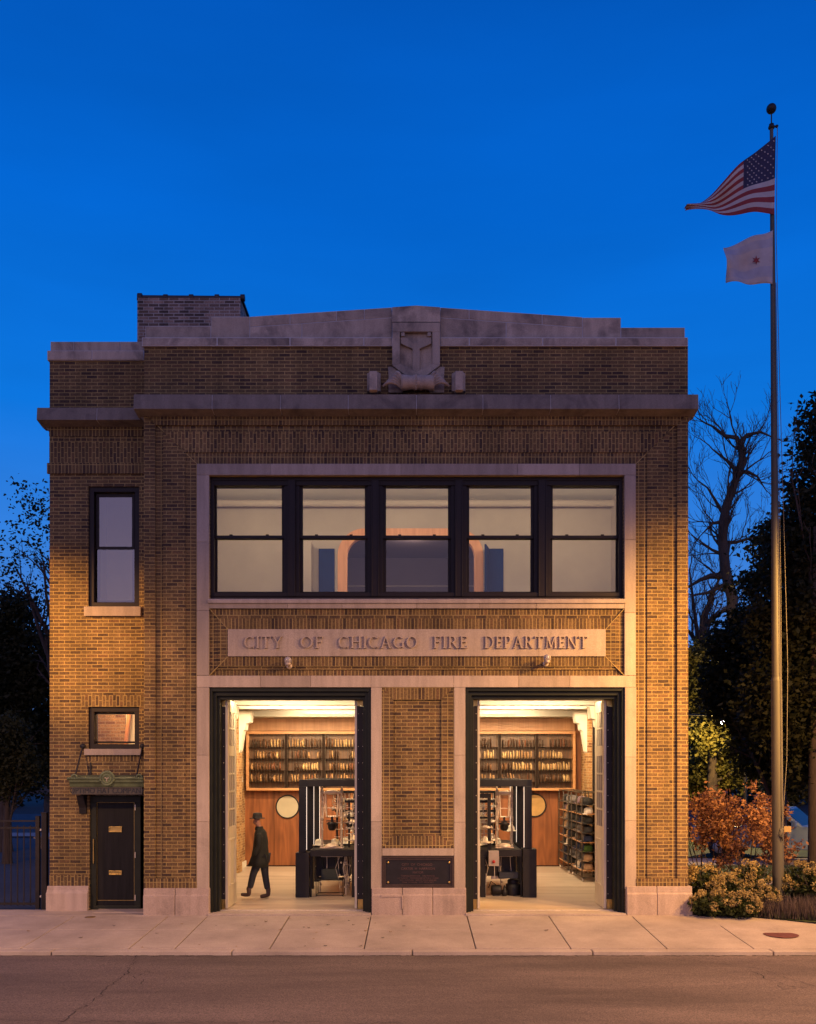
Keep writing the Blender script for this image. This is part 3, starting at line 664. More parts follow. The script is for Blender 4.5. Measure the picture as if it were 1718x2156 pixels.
for t_, a, b in (('CITY', 514, 596), ('OF', 632, 681), ('CHICAGO', 712, 880), ('FIRE', 912, 985), ('DEPARTMENT', 1019, 1237)):
    word(mb, t_, PX(a), PX(b), PZ(1365.5), PZ(1340)-PZ(1365.5), -.062, -.015)
mb.build('lettering', M['stone'], sign)

# centre pier --------------------------------------------------------------
mb = MB(); mb.box(PX(828), PX(930), .055, .08, PZ(1760), PZ(1473)); mb.build('brick_panel', M['brick'], B)
M['brickh'] = brick('brick_pier_header', False, 0, bw=.5, sx=.1)
t = MB(); t.prism(q([(804, 1447), (956, 1447), (930, 1473), (828, 1473)]), .014, .09); t.prism(q([(804, 1786), (956, 1786), (930, 1760), (828, 1760)]), .014, .09); t.each('brick_frame', M['soldier'], B)
t = MB(); t.prism(q([(804, 1447.6), (828, 1473.4), (828, 1759.6), (804, 1785.4)]), .015, .09); t.prism(q([(956, 1447.6), (930, 1473.4), (930, 1759.6), (956, 1785.4)]), .015, .09); t.each('brick_frame', M['header'], B)
# stone bases
def base(rects, yf, name='stone_base'):
    mb = MB()
    for a, b, v0, v1, yfr in rects:
        x0, x1 = PX(a, yfr), PX(b, yfr); z1, z0 = PZ(v0, yfr), -.3; zm = PZ(v0+14, yfr)
        mb.prismx([(yfr, z0), (yfr, zm-.02), (yfr+.03, zm+.01), (yfr+.035, z1), (yfr+.45, z1), (yfr+.45, z0)], x0+.004, x1-.004)
    mb.each(name, M['basestone'], B, bevel=.012)
base([(300.5, 368, 1871, 1925, -.09), (368, 440, 1871, 1925, -.09), (782, 847, 1870, 1922, -.06), (847, 911, 1870, 1922, -.062), (911, 982, 1870, 1922, -.06), (1320, 1384, 1867, 1925, -.09), (1384, 1459, 1867, 1925, -.09)], -.09)
mb = MB(); mb.box(PX(803, -.07), PX(849, -.07), -.078, -.05, PZ(1887), PZ(1883)); mb.box(PX(846, -.07), PX(849, -.07), -.078, -.05, PZ(1912), PZ(1887.2)); mb.build('stone_lip', M['basestone'], B)

# plaque ---------------------------------------------------------------------
def textmesh(txt, size, loc, m, name, parent, depth=.002, sx=1.0, align='CENTER', spacing=1.0):
    cu = bpy.data.curves.new(name, 'FONT'); cu.body = txt; cu.size = size; cu.align_x = align; cu.extrude = depth; cu.space_character = spacing
    ob = bpy.data.objects.new('tmp', cu); C.objects.link(ob)
    dg = bpy.context.evaluated_depsgraph_get(); me = bpy.data.meshes.new_from_object(ob.evaluated_get(dg)); bpy.data.objects.remove(ob)
    me.name = name; me.materials.clear(); me.materials.append(m)
    mt = Matrix.Translation(Vector(loc)-OFF.get(parent.name, Vector())) @ Matrix.Rotation(R(90), 4, 'X') @ Matrix.Diagonal((sx, 1, 1, 1)); me.transform(mt)
    o = bpy.data.objects.new(name, me); C.objects.link(o); o.parent = parent; OFF[o.name] = OFF.get(parent.name, Vector()); return o
pq = thing('memorial_plaque', 'dark bronze dedication plaque with raised lettering between the two garage doors', 'plaque', (PX(880), -.0, PZ(1869)))
M['plaquem'] = mat('dark_plaque_bronze', (.012, .010, .012), .5, .3, .3)
M['plaquefr'] = mat('plaque_frame_bronze', (.055, .035, .028), .5, .4, .3)
M['plaquetx'] = mat('plaque_letters', (.10, .05, .045), .6, .2, .3)
mb = MB(); mb.box(PX(812), PX(951), .03, .08, PZ(1862), PZ(1809)); mb.build('plate', M['plaquem'], pq)
mb = MB()
for o_, i_, y_ in (((804.5, 956, 1803, 1869), (808, 952, 1806.5, 1866), -.010), ((808, 952, 1806.5, 1866), (812, 948, 1811, 1862), .012)):
    (a0, a1, b0, b1), (c0, c1, d0, d1) = o_, i_
    mb.prism(q([(a0, b0), (a1, b0), (c1, d0), (c0, d0)]), y_, .08); mb.prism(q([(a0, b1), (a1, b1), (c1, d1), (c0, d1)]), y_, .08)
    mb.prism(q([(a0, b0), (c0, d0), (c0, d1), (a0, b1)]), y_, .08); mb.prism(q([(a1, b0), (c1, d0), (c1, d1), (a1, b1)]), y_, .08)
mb.build('frame', M['plaquefr'], pq)
mb = MB()
for u in (817, 946):
    for v in (1816, 1858): mb.lathe([(.02, 0), (.028, .008), (.028, .02)][::1], (PX(u), .008, PZ(v)), 'y', 4)
mb.each('fixing', M['brass'], pq)
lines = [('CITY  OF  CHICAGO \u00b7', .072, 1823), ('CARTER  H  HARRISON', .070, 1831.5), ('MAYOR', .066, 1839.5), ('THOMAS O\u2019CONNOR    FIRE MARSHAL', .042, 1846), ('L.E. McGANN    COMMISSIONER OF PUBLIC WORKS', .038, 1850.5), ('WM. J. FORTUNE    DEPUTY COMMISSIONER', .040, 1855), ('CHAS. W. KALLAL    CITY ARCHITECT', .040, 1859.3)]
for tx, sz, v in lines: textmesh(tx, sz*.92, (PX(880), .028, PZ(v)), M['plaquetx'], 'lettering', pq, .002)

# first floor windows -------------------------------------------------------------
def frame_ring(mb, x0, x1, z0, z1, wdt, y0, y1):
    mb.box(x0, x1, y0, y1, z1-wdt, z1); mb.box(x0, x1, y0, y1, z0, z0+wdt); mb.box(x0, x0+wdt, y0, y1, z0+wdt, z1-wdt); mb.box(x1-wdt, x1, y0, y1, z0+wdt, z1-wdt)
YP = .26
def sash_window(px0, px1, vt0, vt1, vb0, vb1, name='window'):
    x0, x1 = PX(px0, YP), PX(px1, YP); zt1, zt0, zb1, zb0 = PZ(vt0, YP), PZ(vt1, YP), PZ(vb0, YP), PZ(vb1, YP)
    mb = MB(); frame_ring(mb, x0-.16, x1+.16, zb0-.17, zt1+.17, .10, .17, .39)
    wdw = mb.build(name, M['bronze'], B, bevel=.004)
    mb = MB(); frame_ring(mb, x0-.062, x1+.062, (zt0+zb1)/2-.025, zt1+.062, .0605, .225, .275)
    mb.build('upper_sash', M['bronze'], wdw, bevel=.003)
    mb = MB(); frame_ring(mb, x0-.062, x1+.062, zb0-.072, (zt0+zb1)/2+.028, .0605, .28, .33)
    mb.build('lower_sash', M['bronze'], wdw, bevel=.003)
    for za, zb_, y in ((zt0-.01, zt1+.01, .25), (zb0-.01, zb1+.01, .305)):
        mb = MB(); mb.add([(x0-.01, y, za), (x1+.01, y, za), (x1+.01, y, zb_), (x0-.01, y, zb_)], [(0, 1, 2, 3)]); mb.build('pane', M['glass'], wdw)
    mb = MB()
    for f_ in (.22, .78): mb.box(x0+(x1-x0)*f_-.03, x0+(x1-x0)*f_+.03, .215, .26, (zt0+zb1)/2+.03, (zt0+zb1)/2+.055)
    mb.build('sash_lock', M['bronze'], wdw)
    return wdw
panes = [(457, 593.5), (638, 768), (813, 943), (988, 1117), (1163.5, 1297)]
for a, b in panes: sash_window(a, b, 1020, 1128, 1136, 1244)
mb = MB()      # outer frame and wide mullions
x0, x1, z0, z1 = OPW
frame_ring(mb, x0+.001, x1-.001, z0+.001, z1-.001, .07, .13, .30)
for i in range(4):
    a = PX(panes[i][1], YP)+.15; b = PX(panes[i+1][0], YP)-.15; mb.box(a, b, .10, .39, z0+.07, z1-.07)
    mb.box(a-.012, a+.012, .085, .12, z0+.07, z1-.07); mb.box(b-.012, b+.012, .085, .12, z0+.07, z1-.07)
mb.box(x0+.07, x1-.07, .15, .39, z1-.16, z1-.07); mb.box(x0+.07, x1-.07, .11, .39, z0+.071, z0+.15)
mb.build('window_frame', M['bronze'], B, bevel=.004)

# upstairs room ---------------------------------------------------------------------
mb = MB()
mb.box(-4.87, 4.92, .41, 9.2, 5.9, 6.0)   # floor
mb.build('upstairs_floor', M['ifloor'], B)
YU = 4.4; zc_ = 9.42
def up(u): return (u-CX)*(D+YU)/F
def uz(v): return H-(v-YH)*(D+YU)/F
mb = MB(); mb.box(-4.87, 4.92, .41, YU, zc_, zc_+.1); mb.build('upstairs_ceiling', M['ceilwhite'], B)
mb = MB()
ax0, ax1, az = up(722), up(1008), uz(1122); rr = .62
mb.box(-4.87, ax0-.0, YU, YU+.15, 6.0, zc_); mb.box(ax1, 4.92, YU, YU+.15, 6.0, zc_); mb.box(ax0, ax1, YU, YU+.15, az, zc_)
for sg, xx in ((1, ax0), (-1, ax1)):
    pol = [(xx, az)]+[(xx+sg*rr*(1-math.cos(a)), az-rr*(1-math.sin(a))) for a in np.linspace(0, math.pi/2, 10)]
    mb.prism(pol, YU, YU+.15)
mb.box(-4.87, -4.80, .41, YU, 6.0, zc_); mb.box(4.85, 4.92, .41, YU, 6.0, zc_)
mb.build('upstairs_wall', M['upwall'], B)
mb = MB(); mb.box(-4.8, 4.85, 8.9, 9.0, 6.0, 9.42); mb.box(-4.8, 4.85, YU+.16, 8.9, 9.0, 9.05); mb.build('back_room_wall', M['upback'], B)
mb = MB(); mb.tube([(-4.8, 8.6, uz(1186)+.25), (4.8, 8.6, uz(1186)+.25)], .02, 6); 
mb.build('sprinkler_pipe', M['upwall'], B)
mb = MB(); mb.tube([(-4.8, YU-.28, zc_-.16), (4.85, YU-.28, zc_-.16)], .085, 12); mb.build('duct', M['upwall'], B)
def arch_pts(x0, x1, zt, r, zb, n=12):
    pts = [(x0, zb), (x0, zt-r)]
    pts += [(x0+r-r*math.cos(a), zt-r+r*math.sin(a)) for a in np.linspace(0, math.pi/2, n)][1:]
    pts += [(x1-r+r*math.sin(a), zt-r+r*math.cos(a)) for a in np.linspace(0, math.pi/2, n)]
    pts += [(x1, zb)]
    return pts
oa = arch_pts(up(711), up(1017.5), uz(1113), .66, 6.05); ia = arch_pts(up(731), up(998.5), uz(1131), .46, 6.05)
mb = MB(); n = len(oa)
vs = [(x, YU-.03, z) for x, z in oa]+[(x, YU-.03, z) for x, z in ia]+[(x, YU+.2, z) for x, z in oa]+[(x, YU+.2, z) for x, z in ia]
fs = []
m_ = min(len(oa), len(ia))
for i in range(m_-1): fs += [(i, i+1, n+i+1, n+i), (n+i, n+i+1, 3*n+i+1, 3*n+i), (i, 2*n+i, 2*n+i+1, i+1)]
mb.add(vs, fs); mb.build('arch_trim', M['archwood'], B)
mb = MB(); mb.box(up(671.5), up(704.5), YU-.05, YU-.01, 6.02, uz(1156)); mb.build('blue_door', M['blue'], B)
mb = MB(); mb.box(up(1027), up(1059.5), YU-.05, YU-.01, 6.02, uz(1156)); mb.prismz([(up(1027), YU-.03), (up(1015)+.02, YU-.5), (up(1015)+.06, YU-.52), (up(1027)+.03, YU-.05)], 6.02, uz(1156)-.0); mb.build('blue_door', M['blue'], B)
# partitions left / right so corners read
mb = MB(); mb.box(up(640), up(660), YU-.55, YU-.01, 6.0, uz(1150)); mb.build('panel_screen', M['upwall'], B)

# garage doors ------------------------------------------------------------------------
def gframe(op, hv):
    x0, x1, z0, z1 = op; mb = MB()
    zt = z1
    for k, (w_, y0, y1) in enumerate(((.055, .05, .40), (.12, .12, .40), (.17, .20, .399))):
        if k: zt = z1-.03*k
        mb.box(x0+.001, x0+w_, y0, y1, -.02, z1-.001); mb.box(x1-w_, x1-.001, y0, y1, -.02, z1-.001)
        mb.box(x0+w_, x1-w_, y0-.001, y1, z1-w_*(1.25 if k < 2 else 1.3), z1-.002)
    mb.build('garage_frame', M['blackpaint'], B, bevel=.004)
gframe(OGL, 0); gframe(OGR, 0)
mb = MB(); mb.box(OGL[0], OGL[1], -.13, .42, -.3, .028); mb.box(OGR[0], OGR[1], -.13, .42, -.3, .028); mb.each('threshold', M['concrete'], B, bevel=.008)
mb = MB(); mb.box(OGL[0]+.1, OGL[1]-.1, .30, .335, .0281, .04); mb.box(OGR[0]+.1, OGR[1]-.1, .30, .335, .0281, .04); mb.each('threshold_track', M['steel'], B)
M['leafpane'] = mat('dark_door_pane', (.05, .035, .025), .45, 0, .5, 2, spec=.08)
# folding door leaves, standing open at right angles to the front
def leaf(X, sgn, y0, y1, folded=True):
    z0, z1 = .05, 4.27; t = .045; xa, xb = (X-t, X) if sgn > 0 else (X, X+t)
    cols = 3; L_ = y1-y0; m_ = .17; fy = [(y0+m_+(L_-2*m_)*i/3) for i in range(4)]
    zz = lambda v: H-(v-YH)*(D+.9)/F
    groups = [([zz(1498), zz(1534), zz(1572)]), ([zz(1590), zz(1629), zz(1666), zz(1703), zz(1741)])]
    mb = MB(); ops = []
    bar = .018
    for g_ in groups:
        for i in range(len(g_)-1):
            for j in range(3): ops.append((fy[j]+bar, fy[j+1]-bar, g_[i+1]+bar, g_[i]-bar))
    ys2 = sorted({y0, y1, *[o[0] for o in ops], *[o[1] for o in ops]}); zs2 = sorted({z0, z1, *[o[2] for o in ops], *[o[3] for o in ops]})
    for i in range(len(ys2)-1):
        for j in range(len(zs2)-1):
            cy, cz_ = (ys2[i]+ys2[i+1])/2, (zs2[j]+zs2[j+1])/2
            if any(o[0] < cy < o[1] and o[2] < cz_ < o[3] for o in ops): continue
            mb.box(xa, xb, ys2[i], ys2[i+1], zs2[j], zs2[j+1])
    xf = xb if sgn > 0 else xa
    # raised moulding round the bottom panel
    pz0, pz1 = zz(1862), zz(1765)
    for (a, b, c, d_) in ((fy[0], fy[3], pz1-.03, pz1), (fy[0], fy[3], pz0, pz0+.03), (fy[0], fy[0]+.03, pz0+.03, pz1-.03), (fy[3]-.03, fy[3], pz0+.03, pz1-.03)):
        mb.box(xf-.001, xf+sgn*.018, a, b, c, d_)
    lf = mb.build('garage_door', M['brassdoor'], B)
    mb = MB(); xm = (xa+xb)/2
    mb.add([(xm, fy[0], zz(1741)), (xm, fy[3], zz(1741)), (xm, fy[3], zz(1498)), (xm, fy[0], zz(1498))], [(0, 1, 2, 3)]); mb.build('pane', M['leafpane'], lf)
    mb = MB()      # brass edge hardware and the dark folded leaf behind
    xo = X-sgn*.045; mb.box(min(xo, xo-sgn*.15), max(xo, xo-sgn*.15), y0-.02, y1-.05, .24, zz(1490)); mb.build('folded_leaf', M['iron'], lf)
    mb = MB(); mb.box(min(xo, xo-sgn*.15)+.01, max(xo, xo-sgn*.15)-.01, y0-.01, y0+.06, zz(1489), z1); mb.box(min(xo, xo-sgn*.15)+.02, max(xo, xo-sgn*.15)-.02, y0-.01, y0+.06, .04, .238); mb.each('pivot_hinge', M['brass'], lf)
    mb = MB()
    for k in range(12):
        for dx in (.03, .12): mb.lathe([(.009, 0), (.006, .006)][::-1], (xo-sgn*dx, y0-.027+.006*0, .35+k*.33), 'y', 8)
    mb.build('rivet', M['steel'], lf)
leaf(-3.725, 1, .43, 1.38); leaf(3.87, -1, .43, 1.38)
leaf(PX(763, .43)-.155, -1, .43, 1.38); leaf(PX(994, .43)+.155, 1, .43, 1.38)

# workshop interior -------------------------------------------------------------------
YB = 8.7
def bx(u): return PX(u, YB)
def bz(v): return PZ(v, YB)
mb = MB(); mb.box(-4.87, 4.92, .42, 9.2, -.1, .03); mb.build('workshop_floor', M['ifloor'], B)
mb = MB(); mb.box(-4.87, 4.92, .41, 9.2, 4.74, 4.84); mb.box(-4.87, 4.92, 7.55, 9.2, bz(1513), 4.739)
mb.build('workshop_ceiling', M['ceilwhite'], B)
for yb_ in (1.3, 3.05, 4.9, 6.5):
    mb = MB(); mb.box(-4.87, 4.92, yb_-.16, yb_+.16, 4.44, 4.739); mb.build('ceiling_beam', M['ceilwhite'], B, bevel=.02)
mb = MB()
for a, b in ((640, 800), (940, 1085)): mb.box(PX(a, 7.5), PX(b, 7.5), 7.50, 7.549, 4.36, 4.42)
mb.each('air_grille', M['steel'], B)
mb = MB()
mb.box(-4.869, -4.84, .42, YB, .03, 4.74); mb.box(4.89, 4.919, .42, YB, .03, 4.74)
for yy in (2.2, 4.7, 6.9):
    mb.box(-4.84, -4.70, yy, yy+.55, .03, 4.4); mb.box(4.74, 4.89, yy, yy+.55, .03, 4.4)
mb.build('interior_brick_wall', M['ibrick'], B)
mb = MB(); mb.box(-4.84, -4.80, .42, YB, .03, .2); mb.box(4.85, 4.889, .42, YB, .03, .2)
for yy in (2.2, 4.7, 6.9):
    for sx in (-1, 1):
        xo = -4.70 if sx < 0 else 4.74
        prof = [(0, 4.42), (.34, 4.42), (.30, 4.12), (.19, 4.08), (.17, 3.92), (.11, 3.88), (.03, 3.35), (0, 3.30)]
        mb.prism([(xo-sx*a, z) for a, z in prof], yy+.06, yy+.49)
mb.each('plaster_bracket', M['plaster'], B)
mb = MB(); mb.box(4.70, 4.88, 3.3, 3.42, .03, 4.2); mb.box(4.70, 4.88, 5.9, 6.0, .03, 4.2); mb.each('wall_post', M['iron'], B)
mb = MB(); mb.box(-4.84, 4.89, YB, YB+.2, .03, 4.7); mb.build('panelling', M['walnut'], B)
mb = MB(); mb.box(bx(520), bx(1209), YB-.08, YB, bz(1538.5), bz(1513)); mb.build('fascia_board', M['walnutl'], B)
mb = MB()   # seams and skirting between the wall panels
for u in (577, 655, 1175, 1090): mb.box(bx(u)-.006, bx(u)+.006, YB-.006, YB, .06, bz(1663))
mb.box(-4.84, 4.89, YB-.03, YB-.001, .031, .06); mb.build('panel_joint', M['shelfdark'], B)
# shelf cabinet
cab = thing('hat_block_cabinet', 'long wooden cabinet of wire divided shelves on the back wall', 'shelf cabinet', (bx(864), YB-.3, bz(1660)))
x0, x1, zt, zb_ = bx(522), bx(1208), bz(1540), bz(1664); yf = YB-.32
mb = MB(); mb.box(x0, x1, yf, YB, zt-.085, zt); mb.box(x0, x1, yf, YB, zb_, zb_+.07); mb.box(x0, x0+.075, yf, YB, zb_+.07, zt-.085); mb.box(x1-.075, x1, yf, YB, zb_+.07, zt-.085)
mb.build('frame', M['trimwood'], cab, bevel=.008)
mb = MB(); mb.box(x0+.075, x1-.075, YB-.02, YB-.001, zb_+.07, zt-.085); mb.build('back_board', M['shelfback'], cab)
shelf_v = [1573.5, 1597.5, 1622, 1646]
divs = [605, 683, 761, 839, 907, 972, 1050, 1128]
mb = MB()
for v in shelf_v: mb.box(x0+.075, x1-.075, yf+.02, YB-.02, bz(v)-.012, bz(v)+.0)
for u in divs: mb.box(bx(u)-.035, bx(u)+.035, yf+.015, YB-.02, zb_+.07, zt-.085)
mb.build('shelves', M['shelfdark'], cab)
mb = MB(); allu = [527]+divs+[1202]
pitch = []
for i in range(len(allu)-1):
    a, b = bx(allu[i])+.05, bx(allu[i+1])-.05
    nn = 12 if allu[i+1]-allu[i] > 70 else 10
    pitch.append((a, b, nn))
    for k in range(nn+1):
        x = a+(b-a)*k/nn; mb.box(x-.0045, x+.0045, yf+.025, yf+.034, zb_+.07, zt-.085)
mb.build('wire_dividers', M['wire'], cab)
# lower opening with shelf behind the machines
mb = MB(); mb.box(bx(738), bx(744), YB-.06, YB-.001, bz(1790), bz(1664.5)); mb.box(bx(1030), bx(1036), YB-.06, YB-.001, bz(1790), bz(1664.5)); mb.box(bx(744), bx(1030), YB-.05, YB-.001, bz(1722), bz(1718)); mb.box(bx(744), bx(1030), YB-.05, YB-.001, bz(1790), bz(1786)); mb.each('trim', M['trimwood'], B)

# hat blocks: one object each
def block_mesh(name, m, h, wd, th, seed):
    rnd = random.Random(seed); mb = MB(); n = 18; vs = []
    rows = [(-.5, .55), (-.42, .86), (-.15, 1), (.15, 1), (.42, .86), (.5, .55)]
    for tx, sc_ in rows:
        for k in range(n):
            a = 2*math.pi*k/n; y = math.cos(a)*wd*.5*sc_; z = math.sin(a)*h*.5*sc_
            z = max(z, -h*.46*sc_)
            vs.append((tx*th, y, z+h*.46))
    fs = [(i*n+k, i*n+(k+1)%n, (i+1)*n+(k+1)%n, (i+1)*n+k) for i in range(len(rows)-1) for k in range(n)]
    fs += [tuple(range(n-1, -1, -1)), tuple(range((len(rows)-1)*n, len(rows)*n))]
    mb.add(vs, fs, True); o = mb.build(name, m); return o
bcols = {'dark': (.065, .030, .017), 'brown': (.17, .075, .032), 'reddish': (.21, .075, .035), 'tan': (.44, .24, .10), 'pale': (.62, .40, .18)}
BM = {}
for k, c in bcols.items():
    m_ = mat('block_wood_'+k, c, .35, 0, .3, 9, stretch=(6, 1, 1))
    BM[k] = [block_mesh('hat_block', m_, .262, .24, .042, 1), block_mesh('hat_block', m_, .215, .22, .055, 2), block_mesh('hat_block', m_, .235, .2, .034, 3)]
used = set()
ordn = ['first', 'second', 'third', 'fourth', 'fifth', 'sixth', 'seventh', 'eighth', 'ninth', 'tenth', 'eleventh', 'twelfth', 'thirteenth']
rown = ['top shelf', 'second shelf down', 'third shelf down', 'fourth shelf down']
# tone strings: d dark, b brown, r reddish, t tan, p pale, . empty
T_ = {0: ['dddbdbbppptd', '.btttbdbbpb.', 'tbbbbbrrrdr.', 'tbbtdbddttt.'],
      1: ['tttptpdbdbdd', '.drrdbdt..td', '..ddbpppppp.', '.tpt.tbtrtdd'],
      2: ['bdbppppppptp', '.btdd...dptp', '.tbdbtttrrtt', 'trtdbtttbrtt'],
      6: ['..dbdbdddd..', '.ppppp.pppp.', '.tbbbtddbb..', '.tttbbtt.tt.'],
      7: ['ddrdddrdrddd', 'ppppppttttt.', 'bbddppppttp.', 'bdbtt.bd.rb.'],
      8: ['dd..drddrrdr', 'tt.ttpppp...', 'pppptptppppp', 'ddbddbdbdppp']}
T_[5] = T_[6]
cm = {'d': 'dark', 'b': 'brown', 'r': 'reddish', 't': 'tan', 'p': 'pale'}
bayname = {0: 'left bay, left doorway', 1: 'middle bay, left doorway', 2: 'right bay, left doorway', 6: 'left bay, right doorway', 7: 'middle bay, right doorway', 8: 'right bay, right doorway'}
for bay in (0, 1, 2, 6, 7, 8):
    a, b, nn = pitch[bay]
    for row in range(4):
        zz = bz(shelf_v[row])+.001; cnt = 0
        for k in range(nn):
            c = T_[bay][row][k % 12]
            x = a+(b-a)*(k+.5)/nn
            if c == '.': continue
            uu = CX+x*F/(D+YB)
            if uu > 757 and uu < 1003: continue
            if row == 3 and (uu > 632 and uu < 1116): 
                pass
            cnt += 1
            key = cm[c]; sh = random.choice((0, 2)) if row == 0 else random.choice((0, 1, 1, 2))
            src = BM[key][sh]; lab = f'{key} hat block, {ordn[cnt-1]} from left, {rown[row]}, {bayname[bay]}'
            if id(src) not in used: used.add(id(src)); o = src; tag(o, lab, 'hat block', 'hat blocks on the shelves')
            else: o = src.copy(); C.objects.link(o); o['label'] = lab
            o.location = (x+random.uniform(-.008, .008), yf+.16+random.uniform(-.02, .02), zz)
            o.rotation_euler = (0, random.gauss(0, .05), random.gauss(0, .12)); s_ = random.uniform(.93, 1.05); o.scale = (s_*random.uniform(.9, 1.15), s_, s_)
for k in BM:
    for o in BM[k]:
        if id(o) not in used: bpy.data.objects.remove(o)

# round portholes in the panelling
for nm, u, v, mm, lb in (('porthole', 605.5, 1698.5, mat('cream_glass', (.40, .35, .25), .5, 0, .04), 'round dark rimmed porthole with cream glass in the left wood panelling'), ('porthole', 1125, 1695.5, mat('amber_glass', (.42, .25, .09), .3, 0, .25, 3), 'round dark rimmed porthole with amber glass in the right wood panelling')):
    t = thing(nm, lb, 'round window', (bx(u), YB-.03, bz(v)))
    mb = MB(); c = Vector((bx(u), YB-.02, bz(v)))
    pts = [c+Vector((math.cos(a)*.325, 0, math.sin(a)*.325)) for a in np.linspace(0, 2*math.pi, 49)]; mb.tube(pts, .022, 8, caps=False); mb.build('rim', M['iron'], t)
    mb = MB(); mb.lathe([(.31, -.012), (.31, .018)], c, 'y', 48, smooth=False); mb.build('pane', mm, t)
# small white wall boxes
for u, v, Yy, lb in ((514, 1568, 7.6, 'small white thermostat on the left interior brick wall, the upper one'), (518, 1641, 7.9, 'small white switch box on the left interior wall below the thermostat')):
    mb = MB(); x, _, z = P(u, v, Yy); mb.box(-4.84, -4.78, Yy-.08, Yy+.08, z-.08, z+.08); o = mb.build('wall_box', M['ceilwhite'], bevel=.01); tag(o, lb, 'wall box')

# ------------------------------------------------------------------ side wing
YW = .55
def wx(u, y=YW): return PX(u, y)
def wz(v, y=YW): return PZ(v, y)
WL, WR = wx(104.5), XL
ow = (wx(186), wx(293), wz(1278), wz(1024)); oi = (wx(186), wx(293), wz(1577), wz(1488)); od = (wx(188), wx(303), -.3, wz(1674))
mb = MB(); grid_wall(mb, WL, WR, -.3, wz(870), [ow, oi, od], YW, YW+.38); mb.box(WL, WR, YW, YW+.38, wz(870), wz(752)); mb.box(WL, WL+.3, YW+.381, 8, -.3, wz(752)); mb.box(WL, WR, 8, 8.3, -.3, wz(760))
mb.build('wing_brick_wall', M['brick'], B)
def wblocks(name, rects, y0, y1, m, bevel=.008):
    mb = MB()
    for a, b, v0, v1 in rects: mb.box(wx(a)+.006, wx(b)-.006, y0, y1, wz(v1)+.005, wz(v0)-.005)
    mb.build(name, M[m], B, bevel=bevel)
    mb = MB()
    for a, b, v0, v1 in rects: mb.box(wx(a)+.001, wx(b)-.001, y0+.012, y1-.01, wz(v1)+.001, wz(v0)-.001)
    mb.build('mortar_bed', M['joint'], B)
wblocks('parapet_coping', [(101, 195, 740, 760), (195, 303.5, 740, 760)], YW-.05, YW+.4, 'parstone', .015)
wblocks('parapet_stone', [(106, 154, 719, 740), (154, 253, 719, 740), (253, 303.5, 719, 740)], YW, YW+.38, 'parstone')
cw = cornice(76, 303, 857, 884, [203], YW+.01, .30, 'wing_cornice')
mb = MB(); mb.prism([(cw[2], cw[1]), (cw[2], cw[0]), (WL, cw[0]), (WL, cw[1]-.1), (WL+(cw[2]-WL)*.12, cw[1]-.10)], YW+.02, YW+2); mb.each('cornice_return', M['cornstone'], B)
t = MB(); t.box(WL-.003, WR, YW-.02, YW+.01, wz(919), wz(893)); t.each('soldier_course', M['soldier'], B)
t = MB(); t.box(WL-.001, WR, YW-.008, YW+.01, wz(930), wz(919.2)); t.build('brick_course', M['header'], B)
t = MB(); t.box(WL-.002, WR, YW-.014, YW+.01, wz(975.8), wz(930.2)); t.each('soldier_course', M['soldier2'], B)
t = MB(); t.box(WL-.04, WR, YW-.04, YW+.01, wz(998), wz(976)); t.each('soldier_course', M['soldier'], B)
t = MB(); t.box(WL-.004, wx(186), YW-.004, YW+.01, wz(1865), wz(1842)); t.box(wx(171), wx(303), YW-.003, YW+.01, wz(1487.5), wz(1464)); t.each('soldier_course', M['soldier2'], B)
t = MB(); t.box(wx(182), wx(303), YW-.003, YW+.01, wz(1603), wz(1590)); t.each('soldier_course', M['sold12'], B)
wblk = MB(); wblk.prismx([(YW-.10, -.3), (YW-.10, wz(1880)), (YW-.04, wz(1873)), (YW-.035, wz(1865)), (YW+.3, wz(1865)), (YW+.3, -.3)], wx(100), wx(187)); wblk.each('stone_base', M['basestone'], B, bevel=.012)
for (a, b, c, d_) in ((179, 298, 1278, 1298), (179, 299, 1577, 1590)):
    mb = MB(); mb.box(wx(a), wx(b), YW-.07, YW+.2, wz(d_), wz(c)); mb.build('sill', M['stone'], B, bevel=.006)
# wing windows
mb = MB(); frame_ring(mb, ow[0]+.001, ow[1]-.001, ow[2]+.001, ow[3]-.001, .10, YW+.04, YW+.3)
ww = mb.build('window', M['bronze'], B, bevel=.004)
Yg = YW+.14
mb = MB(); frame_ring(mb, PX(203, Yg), PX(284, Yg), PZ(1157, Yg), PZ(1041, Yg), .055, Yg-.02, Yg+.02); mb.build('upper_sash', M['bronze'], ww, bevel=.003)
mb = MB(); frame_ring(mb, PX(203, Yg), PX(284, Yg), PZ(1270, Yg), PZ(1151, Yg), .06, Yg+.021, Yg+.06); mb.build('lower_sash', M['bronze'], ww, bevel=.003)
mb = MB(); mb.add([(PX(205, Yg), Yg, PZ(1268, Yg)), (PX(283, Yg), Yg, PZ(1268, Yg)), (PX(283, Yg), Yg, PZ(1044, Yg)), (PX(205, Yg), Yg, PZ(1044, Yg))], [(0, 1, 2, 3)]); mb.build('pane', M['glassdark'], ww)
mb = MB(); frame_ring(mb, oi[0]+.001, oi[1]-.001, oi[2]+.001, oi[3]-.001, .10, YW+.04, YW+.3)
ww = mb.build('window', M['bronze'], B, bevel=.004)
mb = MB(); frame_ring(mb, PX(198, Yg), PX(288, Yg), PZ(1565, Yg), PZ(1500, Yg), .04, Yg-.02, Yg+.03); mb.build('sash', M['bronze'], ww, bevel=.003)
